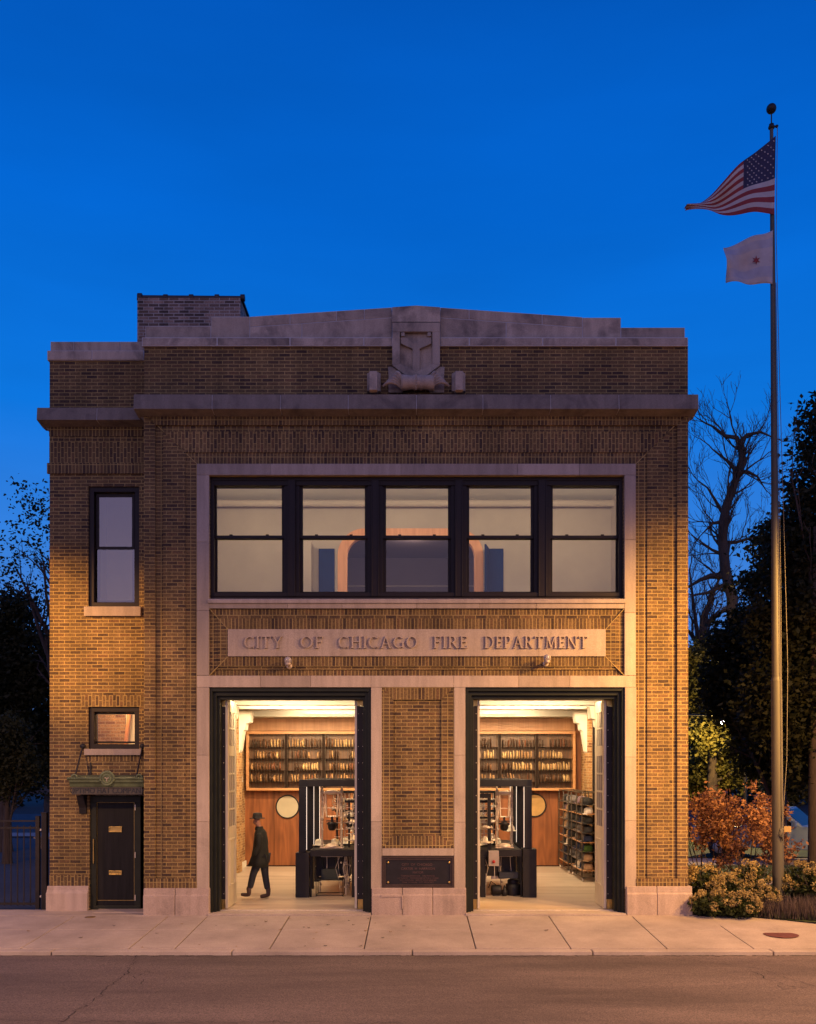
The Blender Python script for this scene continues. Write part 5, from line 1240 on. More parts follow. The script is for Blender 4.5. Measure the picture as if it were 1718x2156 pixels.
layout = [  # near rack, from bottom; far rack
 [['tan', 'grey', 'navy', 'white'], ['tan', 'grey', 'charcoal', 'grey'], ['green', 'navy', 'charcoal', 'navy'], ['navy', 'grey', 'charcoal', 'brown'], ['charcoal', 'brown', 'grey', 'grey'], ['black', 'charcoal', 'navy', 'charcoal'], ['white', 'black', 'charcoal', 'black'], ['black', 'black', 'brown', 'mauve']],
 [['black', 'charcoal', 'charcoal', 'navy'], ['grey', 'charcoal', 'black', 'navy'], ['black', 'charcoal', 'white', 'black'], ['black', 'navy', 'tan', 'black'], ['charcoal', 'charcoal', 'grey', 'tan'], ['black', 'black', 'grey', 'tan'], ['black', 'black', 'tan', 'mauve'], ['grey', 'charcoal', 'grey', 'black']]]
usedc = set()
for ri, (rk, rn) in enumerate(((r0, 'near rack'), (r1, 'far rack'))):
    for ti in range(8):
        for k in range(5):
            c = (layout[ri][ti]+[layout[ri][ti][1]])[k]; lab = f'{c} cap, {ordn[k]} from street end, {tiers[ti]}, {rn}'
            loc = (rk.location.x+.19, rk.location.y+.16+k*.305+random.uniform(-.03, .03), .30+ti*.235+.018); rz = random.uniform(-.35, .35)
            if c not in usedc: usedc.add(c); o = caps[c]; o.location = loc; o.rotation_euler = (0, 0, rz); o['label'] = lab
            else: o = dup(caps[c], loc, rz, lab)
            o.scale = (random.uniform(1.08, 1.2),)*3
for k, c in caps.items():
    if k not in usedc:
        for ch in list(c.children): bpy.data.objects.remove(ch)
        bpy.data.objects.remove(c)

# ------------------------------------------------------------------ walking person
def skin_mesh(name, verts, edges, radii, m, parent, sub=2, root=0, ry=None):
    me = bpy.data.meshes.new(name); me.from_pydata(verts, edges, []); o = bpy.data.objects.new(name, me); C.objects.link(o)
    sk = o.modifiers.new('skin', 'SKIN'); sk.use_smooth_shade = True
    for i, r_ in enumerate(radii):
        v = me.skin_vertices[0].data[i]; v.radius = r_ if hasattr(r_, '__len__') else (r_, r_); v.use_root = (i == root)
    ss = o.modifiers.new('sub', 'SUBSURF'); ss.levels = sub; ss.render_levels = sub
    dg = bpy.context.evaluated_depsgraph_get(); me2 = bpy.data.meshes.new_from_object(o.evaluated_get(dg)); bpy.data.objects.remove(o)
    me2.name = name; me2.materials.clear(); me2.materials.append(m)
    for p_ in me2.polygons: p_.use_smooth = True
    o = bpy.data.objects.new(name, me2); C.objects.link(o); o.parent = parent; OFF[o.name] = OFF.get(parent.name, Vector()); return o
pp = thing('person', 'person in dark coat and brimmed hat walking left inside the left garage doorway', 'person', (-3.30, 2.0, .03))
M['skin'] = mat('skin', (.42, .22, .15), .5, 0, .06); M['coat'] = mat('dark_green_black_coat', (.010, .011, .008), .85, 0, .4, 10, bump=.4, bscale=25)
M['trouser'] = mat('dark_jeans', (.016, .018, .028), .8, 0, .3, 10); M['boot'] = mat('brown_boot', (.055, .028, .022), .45); M['hatfelt'] = mat('dark_hat_felt', (.016, .013, .013), .85)
bv = [(.02, 0, .94), (.0, 0, 1.12), (-.01, 0, 1.34), (-.015, 0, 1.48), (-.04, 0, 1.56), (-.065, 0, 1.62), (-.085, 0, 1.70), (-.085, 0, 1.78), (-.155, 0, 1.655), (-.180, 0, 1.67),
      (.03, .09, .90), (.07, .095, .52), (.135, .10, .12), (.0, -.09, .90), (-.16, -.095, .55), (-.25, -.09, .17),
      (-.01, .15, 1.40), (.04, .23, 1.18), (-.05, .245, .97), (-.02, -.15, 1.40), (-.0, -.245, 1.18), (-.12, -.25, .98)]
be = [(0, 1), (1, 2), (2, 3), (3, 4), (4, 5), (5, 6), (6, 7), (6, 8), (8, 9), (0, 10), (10, 11), (11, 12), (0, 13), (13, 14), (14, 15), (3, 16), (16, 17), (17, 18), (3, 19), (19, 20), (20, 21)]
br = [(.13, .11), (.12, .10), (.14, .11), (.075, .07), .05, .056, (.082, .078), (.07, .07), .038, .014, .085, .055, .040, .085, .055, .040, .045, .036, .030, .045, .036, .030]
skin_mesh('body', bv, be, br, M['skin'], pp)
# trousers following the legs
skin_mesh('trousers', [(.02, 0, .95), (.03, .09, .90), (.055, .093, .70), (.07, .095, .52), (.125, .10, .17), (.0, -.09, .90), (-.09, -.093, .72), (-.16, -.095, .55), (-.235, -.09, .22)], [(0, 1), (1, 2), (2, 3), (3, 4), (0, 5), (5, 6), (6, 7), (7, 8)], [(.15, .12), .12, .098, .082, .068, .12, .098, .082, .068], M['trouser'], pp)
for (ax, ay, az, tilt) in ((.135, .10, .0, 0), (-.255, -.09, .035, .25)):
    v_ = [(ax, ay, az+.26), (ax, ay, az+.16), (ax+.008, ay, az+.06), (ax-.08, ay, az+.048+tilt*.05), (ax-.18, ay, az+.034+tilt*.15)]
    bt = skin_mesh('boot', v_, [(0, 1), (1, 2), (2, 3), (3, 4)], [(.062, .06), (.058, .06), (.06, .062), (.05, .055), (.034, .048)], M['boot'], pp)
# coat: lofted rings
mb = MB(); n = 26; L0 = pp.location; rings_ = [(1.545, -.035, .065, .075), (1.50, -.02, .10, .14), (1.44, -.015, .13, .215), (1.30, -.01, .145, .235), (1.10, -.01, .165, .235), (.95, -.02, .185, .245), (.82, -.045, .205, .255), (.72, -.07, .22, .265), (.715, -.07, .19, .235)]
vs = []
for i, (z, cx, rx, ry) in enumerate(rings_):
    for k in range(n):
        a = 2*math.pi*k/n; f_ = 1+.035*math.sin(5*a+z*3)*(1 if z < 1.2 else .2)
        vs.append((L0.x+cx+rx*f_*math.cos(a), L0.y+ry*f_*math.sin(a), L0.z+z+.02*math.sin(2*a)*(1 if z < .9 else 0)))
mb.add(vs, [(i*n+k, i*n+(k+1) % n, (i+1)*n+(k+1) % n, (i+1)*n+k) for i in range(len(rings_)-1) for k in range(n)], True)
coat = mb.build('coat', M['coat'], pp)
skin_mesh('sleeve', [(-.01, .17, 1.45), (.03, .235, 1.32), (.055, .25, 1.16), (.0, .262, 1.04), (-.06, .25, .965)], [(0, 1), (1, 2), (2, 3), (3, 4)], [.085, .078, .068, .06, .055], M['coat'], pp)
skin_mesh('sleeve', [(-.02, -.17, 1.45), (-.01, -.24, 1.32), (-.0, -.255, 1.16), (-.07, -.27, 1.04), (-.13, -.255, .965)], [(0, 1), (1, 2), (2, 3), (3, 4)], [.085, .078, .068, .06, .055], M['coat'], pp)
mb = MB(); mb.lathe([(.085, 1.49), (.095, 1.52), (.085, 1.575), (.07, 1.58)], (L0.x-.045, L0.y, L0.z), 'z', 20); mb.build('collar', M['coat'], pp)
mb = MB(); mb.lathe([(.165, -.004), (.172, .002), (.165, .010), (.108, .014), (.104, .06), (.094, .11), (.05, .125), (.01, .118)], (L0.x-.085, L0.y, L0.z+1.755), 'z', 26); mb.build('hat', M['hatfelt'], pp)
mb = MB()
for sy in (-1, 1): mb.lathe([(.004, -.01), (.010, 0), (.004, .01)], (L0.x-.158, L0.y+sy*.032, L0.z+1.70), 'x', 8)
mb.build('eye', M['hatfelt'], pp)
mb = MB()
for sy in (-1, 1): mb.lathe([(.012, -.006), (.024, 0), (.018, .008)], (L0.x-.075, L0.y+sy*.086, L0.z+1.69), 'y', 12)
mb.build('ear', M['skin'], pp)

# ------------------------------------------------------------------ flagpole and flags
YF = .9
fp = thing('flagpole', 'tall tapered grey steel flagpole with a dark ball on top, right of the building', 'flagpole', P(1640, 1912, YF))
M['pole'] = mat('grey_pole_steel', (.085, .075, .055), .6, .2, .2, 3, stretch=(2, 2, .2))
X0 = PX(1639, YF); gx_ = lambda u: PX(u, YF); gz_ = lambda v: PZ(v, YF)
xt = gx_(1624)
def polex(v): return X0+(xt-X0)*(1912-v)/(1912-235)
mb = MB(); mb.tube([(X0, YF, 0), (polex(1432), YF, gz_(1432))], [.118, .108], 20); mb.build('lower_tube', M['pole'], fp)
mb = MB(); mb.tube([(polex(1432), YF, gz_(1434)), (polex(1428), YF, gz_(1426))], [.112, .092], 20); mb.build('coupling', M['pole'], fp)
mb = MB(); mb.tube([(polex(1427), YF, gz_(1427)), (polex(800), YF, gz_(800)), (polex(270), YF, gz_(270))], [.09, .062, .036], 18); mb.build('upper_tube', M['pole'], fp)
mb = MB(); x = polex(262); mb.lathe([(.04, 0), (.065, .02), (.065, .05), (.05, .07), (.05, .10), (.02, .12)], (x, YF, gz_(272)), 'z', 14); mb.tube([(x, YF, gz_(266)), (x+.1, YF, gz_(266))], .02, 8); mb.lathe([(.03, -.015), (.03, .015)], (x+.11, YF, gz_(266)), 'y', 12); mb.tube([(x, YF, gz_(262)), (x, YF, gz_(238))], .013, 8); mb.build('truck_pulley', M['iron'], fp)
mb = MB(); x = polex(230); r_ = .10; mb.lathe([(r_*math.sin(a)+.0005, -r_*math.cos(a)) for a in np.linspace(0, math.pi, 14)], (x, YF, gz_(229)), 'z', 20); mb.build('ball_finial', M['iron'], fp)
hal = thing('halyard', 'loose rope halyard hanging beside the flagpole', 'rope', (X0+.15, YF, 0))
mb = MB(); M['rope'] = mat('rope', (.15, .13, .10), .9)
mb.tube([(polex(266)+.115, YF-.02, gz_(268)), (polex(500)+.05, YF-.07, gz_(500)), (polex(800)+.09, YF-.08, gz_(800)), (polex(1100)+.15, YF-.08, gz_(1100)), (polex(1400)+.20, YF-.09, gz_(1400)), (polex(1600)+.16, YF-.10, gz_(1600)), (X0+.02, YF-.14, gz_(1745))], .007, 5)
mb.build('line', M['rope'], hal)
mb = MB(); mb.tube([(polex(600)+.03, YF-.09, gz_(600)), (polex(1200)+.06, YF-.12, gz_(1200)), (X0+.03, YF-.14, gz_(1740))], .007, 5)
for k in range(4): mb.tube([(X0+.0+.02*k, YF-.13, gz_(1742)), (X0-.03+.02*k, YF-.15, gz_(1755)), (X0+.03, YF-.14, gz_(1770)), (X0+.01*k, YF-.13, gz_(1744))], .007, 5)
mb.build('knot', M['rope'], hal)
def flag(name, label, top, bot, nx, nt_, colf, mats, rip, ph, deco=None):
    def bez(P_, s):
        n = len(P_)-1; f = s*n; i = min(int(f), n-1); t = f-i
        p0 = P_[max(i-1, 0)]; p1 = P_[i]; p2 = P_[i+1]; p3 = P_[min(i+2, n)]
        return [.5*((2*p1[k])+(-p0[k]+p2[k])*t+(2*p0[k]-5*p1[k]+4*p2[k]-p3[k])*t*t+(-p0[k]+3*p1[k]-3*p2[k]+p3[k])*t**3) for k in (0, 1)]
    def pt(s, t, dy=0):
        a = bez(top, s); b = bez(bot, s); u = a[0]+(b[0]-a[0])*t; v = a[1]+(b[1]-a[1])*t
        y = YF-.06+rip*math.sin(s*9+t*2.5+ph)*s**.6+.5*rip*math.sin(t*7-s*5)*s+dy
        return (PX(u, YF), y, PZ(v+1.6*math.sin(s*11+t*3)*s, YF))
    o_ = thing(name, label, 'flag', pt(0, 0))
    mb = MB(); 
    for j in range(nt_+1):
        for i in range(nx+1): mb.v.append(pt(i/nx, j/nt_))
    for j in range(nt_):
        for i in range(nx):
            mb.f.append([j*(nx+1)+i, (j+1)*(nx+1)+i, (j+1)*(nx+1)+i+1, j*(nx+1)+i+1]); mb.sm.append(True); mb.mi.append(colf((i+.5)/nx, (j+.5)/nt_))
    c_ = mb.build('cloth', mats, o_)
    sol = c_.modifiers.new('thick', 'SOLIDIFY'); sol.thickness = .004
    if deco: deco(pt, o_)
    return o_
def cloth(name, c):
    m = mat(name, c, .8, 0, .12, 4); b = m.node_tree.nodes['Principled BSDF']; b.inputs['Transmission Weight'].default_value = 0; return m
FR, FW, FB, FS = cloth('flag_red', (.22, .025, .03)), cloth('flag_white', (.42, .38, .38)), cloth('flag_blue', (.022, .020, .06)), cloth('flag_pale_blue', (.34, .34, .40))
def usdeco(pt, o_):
    mb = MB()
    for r_ in range(9):
        for c_ in range(6 if r_ % 2 == 0 else 5):
            s = .015+.05*(c_+(0 if r_ % 2 == 0 else .5)+.3)*1.12; t = .03+.057*(r_+.3)
            c = pt(s, t, -.012); 
            pol = [(c[0]+(.022 if k % 2 == 0 else .009)*math.sin(k*math.pi/5), c[1], c[2]+(.022 if k % 2 == 0 else .009)*math.cos(k*math.pi/5)) for k in range(10)]
            mb.add(pol+[c], [(10, k, (k+1) % 10) for k in range(10)])
    mb.build('stars', FW, o_)
flag('national_flag', 'red and white striped flag with dark blue starred corner, blown into a point', [(1631, 290), (1590, 322), (1555, 352), (1520, 388), (1487, 416), (1440, 441)], [(1628, 455), (1590, 453), (1555, 455), (1520, 453), (1487, 450), (1440, 447)], 52, 39,
     lambda s, t: 2 if (s < .36 and t < .54) else (0 if int(t*13) % 2 == 0 else 1), [FR, FW, FB], .12, .4, usdeco)
def cdeco(pt, o_):
    mb = MB(); s0_, t0_ = .36, .52
    c = pt(s0_, t0_, -.02); pol = []
    for k in range(12):
        rr_ = .10 if k % 2 == 0 else .035; pol.append((c[0]+rr_*math.sin(k*math.pi/6), pt(s0_, t0_, -.02)[1]-.01, c[2]+rr_*math.cos(k*math.pi/6)))
    mb.add(pol+[(c[0], c[1]-.012, c[2])], [(12, k, (k+1) % 12) for k in range(12)]); mb.build('red_star', FR, o_)
flag('city_flag', 'pale flag with faint blue bands and one red star below the striped flag', [(1625, 488), (1600, 498), (1572, 507), (1545, 514), (1520, 528)], [(1624, 601), (1600, 601), (1575, 600), (1552, 601), (1528, 595)], 30, 24,
     lambda s, t: 1 if (.14 < t < .30 or .68 < t < .86) else 0, [FW, FS], .09, 1.2, cdeco)
mb = MB(); mb.box(gx_(1653), gx_(1668), YF+.05, YF+.09, gz_(1752), gz_(1740)); mb.box(gx_(1640), gx_(1654), YF+.06, YF+.08, gz_(1748), gz_(1744))
o = mb.build('pole_sign', mat('tan_sign_board', (.30, .20, .08), .7)); tag(o, 'small blank tan board bracketed to the flagpole at chest height', 'sign')

# ------------------------------------------------------------------ trees and planting
def rnd_dir(d, spread, rg, up=0):
    v = Vector((rg.gauss(0, 1), rg.gauss(0, 1), rg.gauss(0, 1))).normalized()
    o = (Vector(d).normalized()+v*spread); o.z += up; return o.normalized()
def branches(mb, start, d, L, r, lev, rg, tips, nch=(4, 3, 3, 2), bend=.22, up=.06, shrink=.62, segs=5, rmin=.006, spread=.75, sides=(8, 6, 5, 4, 3, 3)):
    pts = [Vector(start)]; d = Vector(d).normalized(); rad = [r]
    for i in range(segs):
        d = rnd_dir(d, bend, rg, up); pts.append(pts[-1]+d*L/segs); rad.append(max(rmin*.6, r*(1-.72*(i+1)/segs)))
    mb.tube(pts, rad, sides[min(lev, 5)], caps=False)
    if lev >= len(nch): tips.append((pts[-1], d)); tips.append((pts[-2], d)); return
    for k in range(nch[lev]):
        t = .3+.7*(k+rg.random())/nch[lev]; i = min(int(t*segs), segs-1); p = pts[i].lerp(pts[i+1], t*segs-i)
        dd = (pts[i+1]-pts[i]).normalized()
        branches(mb, p, rnd_dir(dd, spread, rg, up), L*shrink*rg.uniform(.7, 1.15), max(rmin, rad[i]*.62), lev+1, rg, tips, nch, bend, up, shrink, max(3, segs-1), rmin, spread, sides)
    if lev < len(nch): tips.append((pts[-1], d))
def leaf_mesh(name, centers, size, m, parent, seed=1, aspect=.6, normal_up=.3):
    rs = np.random.RandomState(seed); c = np.asarray(centers, dtype=float); n = len(c)
    a = rs.normal(size=(n, 3)); a[:, 2] *= (1-normal_up); a /= np.linalg.norm(a, axis=1)[:, None]
    b = rs.normal(size=(n, 3)); b -= (a*b).sum(1)[:, None]*a; b /= np.linalg.norm(b, axis=1)[:, None]
    s = size*rs.uniform(.55, 1.3, size=(n, 1)); A = a*s; Bv = b*s*aspect
    off = np.array(OFF.get(parent.name, Vector())) if parent else np.zeros(3)
    v = np.stack([c-A*.5, c+Bv*.5, c+A*.5, c-Bv*.5], 1).reshape(-1, 3)-off
    me = bpy.data.meshes.new(name); me.vertices.add(4*n); me.vertices.foreach_set('co', v.ravel()); me.loops.add(4*n); me.loops.foreach_set('vertex_index', np.arange(4*n)); me.polygons.add(n)
    me.polygons.foreach_set('loop_start', np.arange(0, 4*n, 4)); me.materials.append(m); me.update(calc_edges=True); me.validate()
    o = bpy.data.objects.new(name, me); C.objects.link(o)
    if parent: o.parent = parent; OFF[o.name] = Vector(off)
    return o
def leafmat(name, c1, c2, scale=1.5):
    m, nt, b = newmat(name); L = nt.links.new
    g = N(nt, 'ShaderNodeNewGeometry'); n = N(nt, 'ShaderNodeTexNoise'); n.inputs['Scale'].default_value = scale; n.inputs['Detail'].default_value = 6; n.inputs['Roughness'].default_value = .7; L(g.outputs['Position'], n.inputs['Vector'])
    r = N(nt, 'ShaderNodeValToRGB'); e = r.color_ramp.elements; e[0].position = .35; e[1].position = .65; e[0].color = (*c1, 1); e[1].color = (*c2, 1)
    L(n.outputs['Fac'], r.inputs[0]); L(r.outputs[0], b.inputs['Base Color']); b.inputs['Roughness'].default_value = .7; b.inputs['Specular IOR Level'].default_value = .2
    tr = N(nt, 'ShaderNodeBsdfTranslucent'); L(r.outputs[0], tr.inputs[0]); mx = N(nt, 'ShaderNodeMixShader'); mx.inputs[0].default_value = .3
    L(b.outputs[0], mx.inputs[1]); L(tr.outputs[0], mx.inputs[2]); L(mx.outputs[0], nt.nodes['Material Output'].inputs[0]); return m
M['bark'] = mat('bark', (.055, .038, .028), .95, 0, .35, 6, stretch=(3, 3, .5), bump=.6, bscale=18)
M['leafdark'] = leafmat('dark_green_leaves', (.012, .016, .007), (.045, .042, .014))
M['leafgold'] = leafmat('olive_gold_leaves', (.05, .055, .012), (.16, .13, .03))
M['leafred'] = leafmat('rust_red_leaves', (.19, .085, .045), (.36, .18, .085), 5)
M['leafhyd'] = leafmat('shrub_leaves', (.02, .03, .009), (.055, .065, .02), 6)
M['head'] = leafmat('dried_flower_heads', (.28, .20, .075), (.48, .36, .15), 12)
def cloud(n, blobs, rg, shell=.5):
    out = []; w_ = [b[3]*b[4]*b[5] for b in blobs]; W_ = sum(w_)
    for b, ww_ in zip(blobs, w_):
        for _ in range(int(n*ww_/W_)):
            v = Vector((rg.gauss(0, 1), rg.gauss(0, 1), rg.gauss(0, 1))).normalized()*(rg.random()**(shell))
            out.append((b[0]+v.x*b[3], b[1]+v.y*b[4], b[2]+v.z*b[5]))
    return out
def clumps(blobs, ncl, per, rg, cr_=.5):
    """leaf clusters scattered through ellipsoids, so that gaps show between them"""
    cs = cloud(ncl, blobs, rg, .42); out = []
    for c in cs:
        k = int(per*rg.uniform(.5, 1.4)); r_ = cr_*rg.uniform(.5, 1.2)
        for _ in range(k): out.append((c[0]+rg.gauss(0, r_*.5), c[1]+rg.gauss(0, r_*.5), c[2]+rg.gauss(0, r_*.35)))
    return out
def leafy(name, label, base, r, h, blobs, ncl, per, size, m, seed, cr_=.5, lean=0, group=None, limbs=9):
    rg = random.Random(seed); t = thing(name, label, 'tree', base, group=group); bvec = Vector(base)
    mb = MB(); tips = []
    top = bvec+Vector((lean, 0, h)); mb.tube([bvec-Vector((0, 0, .2)), bvec+Vector((0, 0, .3)), bvec.lerp(top, .5), top], [r*1.35, r, r*.8, r*.25], 12)
    for k in range(limbs):
        f_ = .3+.65*k/limbs; p = bvec.lerp(top, f_); b = rg.choice(blobs); tgt = Vector((b[0], b[1], b[2]))+Vector((rg.uniform(-.6, .6)*b[3], rg.uniform(-.6, .6)*b[4], rg.uniform(-.3, .6)*b[5]))
        branches(mb, p, tgt-p, (tgt-p).length*.8, r*.4*(1-f_*.5), 0, rg, tips, (4, 3), .12, .03, .3, 5, .012)
    mb.build('trunk', M['bark'], t); leaf_mesh('crown', clumps(blobs, ncl, per, rg, cr_), size, m, t, seed); return t
def blob(u, v, y, ru, rv, ry=None):     # ellipsoid from photo grid position and radii, at distance y
    s_ = (D+y)/F; return (PX(u, y), y, PZ(v, y), ru*s_, ry or ru*s_*.8, rv*s_)
# right side: tall dark tree at the frame edge
leafy('dark_tree', 'tall dark leafy tree at the right edge behind the flagpole', (PX(1716, 7.2), 7.2, -.02), .19, 9.5,
      [blob(1730, 905, 8, 48, 80), blob(1722, 1030, 8, 66, 90), blob(1715, 1170, 8, 95, 100), blob(1700, 1320, 8, 125, 110), blob(1690, 1480, 8, 130, 110), blob(1712, 1600, 8, 75, 60)], 1500, 34, .17, M['leafdark'], 11, .55)
leafy('dark_tree', 'broad dark tree filling the gap between the building and the flagpole', (PX(1640, 11.7), 11.7, -.02), .26, 5.0,
      [blob(1600, 1235, 13, 55, 28), blob(1640, 1150, 13, 50, 60), blob(1590, 1350, 13, 90, 75), blob(1560, 1450, 13, 85, 80), blob(1620, 1560, 13, 85, 80), blob(1660, 1640, 13, 60, 40)], 1250, 34, .18, M['leafdark'], 12, .6)
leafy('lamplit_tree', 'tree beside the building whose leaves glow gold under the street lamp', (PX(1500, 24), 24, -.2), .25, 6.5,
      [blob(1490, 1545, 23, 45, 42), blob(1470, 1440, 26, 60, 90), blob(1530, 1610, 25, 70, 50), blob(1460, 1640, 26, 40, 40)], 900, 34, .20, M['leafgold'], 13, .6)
# bare tree
def bare(name, label, paths, y, seed, twigs):
    rg = random.Random(seed); base = P(paths[0][0][0][0], paths[0][0][0][1], y); t = thing(name, label, 'tree', base)
    mb = MB(); mb2 = MB(); tips = []
    for pi, (pts, r0_, r1_) in enumerate(paths):
        W3 = [Vector(P(u, v, y))+Vector((0, rg.uniform(-.3, .3)*(pi > 0), 0)) for u, v in pts]; n = len(W3); rad = [r0_+(r1_-r0_)*i/(n-1) for i in range(n)]
        (mb if pi == 0 else mb2).tube(W3, rad, 10)
        L_ = sum((W3[i+1]-W3[i]).length for i in range(n-1)); nb = max(3, int(twigs*L_))
        for k in range(nb):
            f_ = (.12 if pi else .30)+(.88 if pi else .70)*k/nb; i = min(int(f_*(n-1)), n-2); p = W3[i].lerp(W3[i+1], f_*(n-1)-i); dd = W3[i+1]-W3[i]
            branches(mb2, p, rnd_dir(dd.normalized(), .85, rg, .15), rg.uniform(.9, 2.0), max(.012, rad[i]*.35), 1, rg, tips, (0, 4, 3, 2), .28, .10, .66, 5, .010, .6)
        branches(mb2, W3[-1], W3[-1]-W3[-2], 1.2, r1_, 1, rg, tips, (0, 4, 3, 2), .25, .1, .66, 5, .010, .6)
    mb.build('trunk', M['bark'], t); mb2.build('branches', M['bark'], t); return t
def z2(x, y): return ((1966+.408*x)/1.3772, (1080+.408*y)/1.3772)
bare('bare_tree', 'leafless crooked tree against the sky right of the building', [
    ([(1548, 1640), z2(385, 1600), z2(335, 1400), z2(318, 1200), z2(320, 1060), z2(350, 930), z2(400, 800), z2(425, 720)], .27, .16),
    ([z2(425, 720), z2(475, 630), z2(455, 520), z2(400, 480), z2(330, 450), z2(260, 400)], .20, .05),
    ([z2(460, 560), z2(455, 480), z2(500, 435), z2(580, 430), z2(680, 445)], .15, .03),
    ([z2(430, 730), z2(400, 680), z2(350, 620), z2(240, 550)], .13, .03),
    ([z2(440, 710), z2(510, 700), z2(560, 745), z2(625, 830)], .11, .02),
    ([z2(330, 990), z2(270, 900), z2(200, 830), z2(130, 770)], .09, .02),
    ([z2(320, 1060), z2(250, 1070), z2(190, 1130)], .10, .03), ([z2(318, 1440), z2(240, 1440), z2(150, 1480), z2(80, 1520)], .17, .05),
    ([z2(345, 1200), z2(420, 1200), z2(520, 1180), z2(600, 1150)], .10, .03), ([z2(350, 1500), z2(220, 1560), z2(90, 1590)], .12, .03), ([z2(330, 1300), z2(250, 1250), z2(120, 1180)], .10, .02)], 25, 5, 1.3)
bare('bare_tree', 'low tangle of leafless branches just above the roofline trees right of the building', [
    ([(1475, 1650), (1478, 1400), (1482, 1300)], .3, .2), ([(1480, 1400), (1462, 1300), (1455, 1200)], .14, .04), ([(1482, 1300), (1510, 1230), (1530, 1180)], .12, .03), ([(1482, 1320), (1530, 1280), (1580, 1240)], .12, .03), ([(1480, 1380), (1450, 1330), (1420, 1300)], .12, .03)], 30, 9, 1.5)
# left side
lt = leafy('sparse_tree', 'large thinly leaved tree left of the building', (PX(140, 12), 12, -.02), .34, 9.0,
      [blob(60, 1080, 12, 55, 80), blob(100, 1130, 12, 45, 80), blob(30, 1200, 12, 60, 90), blob(90, 1280, 12, 60, 80)], 300, 6, .13, M['leafdark'], 21, .4, limbs=14)
leafy('dense_tree', 'dark dense tree at the left edge below the thin branches', (PX(10, 14), 14, -.02), .24, 4.6,
      [blob(20, 1310, 14, 55, 80), blob(75, 1400, 14, 60, 80), blob(10, 1450, 14, 70, 100), blob(88, 1520, 16, 50, 90), blob(60, 1620, 16, 60, 50)], 1000, 30, .17, M['leafdark'], 22, .55)
leafy('olive_tree', 'low olive green tree in front of the car park at the left edge', (PX(15, 10), 10, -.02), .14, 2.6,
      [blob(10, 1570, 10, 50, 65), blob(45, 1620, 10, 38, 40), blob(5, 1650, 10, 40, 36)], 380, 32, .13, leafmat('olive_leaves', (.02, .026, .010), (.065, .06, .022)), 23, .4)
rg = random.Random(4)
mass = []
for k in range(16):
    x = -62+k*8.2+rg.uniform(-2, 2); 
    mass.append((x, 62+rg.uniform(-5, 8), rg.uniform(2, 4), 6.5, 4, rg.uniform(4.5, 7)))
fw = leaf_mesh('far_woods', clumps(mass, 2600, 26, rg, 1.6), .55, M['leafdark'], None, 5); fw['kind'] = 'stuff'; tag(fw, 'dark mass of distant trees behind the car park and the side street', 'woods')
# shrubs
def shrub(name, label, x, y, h, w_, m, nl, size, seed, stems=7, cat='shrub'):
    rg = random.Random(seed); t = thing(name, label, cat, (x, y, .02)); mb = MB(); tips = []
    for k in range(stems):
        a = 2*math.pi*k/stems; branches(mb, (x+.12*math.cos(a), y+.12*math.sin(a), .0), (math.cos(a)*.55*w_/h, math.sin(a)*.45*w_/h, 1), h*.72, .018, 0, rg, tips, (4, 3), .16, .05, .5, 6, .004, .55)
    mb.build('stems', M['bark'], t); cs = []
    for p, d_ in tips:
        if p.z < h*.22: continue
        for _ in range(max(2, nl//len(tips))): cs.append((p.x+rg.gauss(0, .085), p.y+rg.gauss(0, .085), p.z+rg.gauss(0, .07)))
    leaf_mesh('foliage', cs, size, m, t, seed, .5); return t
shrub('red_shrub', 'rust red leaved shrub with bare lower stems nearest the building corner', PX(1490, 3), 3, 2.2, 1.9, M['leafred'], 4200, .10, 31)
shrub('red_shrub', 'rust red leaved shrub immediately left of the flagpole', PX(1575, 2.6), 2.6, 2.15, 2.0, M['leafred'], 4200, .10, 32)
def hydrangea(x, y, h, w_, seed, label, nh=16):
    rg = random.Random(seed); t = thing('hydrangea', label, 'shrub', (x, y, .02), group='hydrangeas in the planting bed')
    mb = MB()
    for k in range(8): a = rg.uniform(0, 6.28); mb.tube([(x, y, 0), (x+.4*w_*math.cos(a)*.5, y+.4*w_*math.sin(a)*.5, h*.5), (x+.45*w_*math.cos(a), y+.45*w_*math.sin(a), h*.85)], .008, 5)
    mb.build('stems', M['bark'], t)
    leaf_mesh('foliage', cloud(900, [(x, y, h*.45, w_*.55, w_*.45, h*.5)], rg, .5), .10, M['leafhyd'], t, seed, .6)
    cs = []
    for k in range(nh):
        a = rg.uniform(0, math.pi*2); e = rg.uniform(.05, 1.35); c = (x+w_*.52*math.cos(a)*math.cos(e), y-abs(w_*.42*math.sin(a)*math.cos(e))*rg.choice((1, 1, -1)), h*.42+h*.56*math.sin(e)); r_ = rg.uniform(.06, .095)
        for _ in range(95):
            v = Vector((rg.gauss(0, 1), rg.gauss(0, 1), rg.gauss(0, 1))).normalized()*r_*rg.uniform(.8, 1.05); cs.append((c[0]+v.x, c[1]+v.y, c[2]+v.z*1.05))
    leaf_mesh('flower_heads', cs, .036, M['head'], t, seed+1, .9)
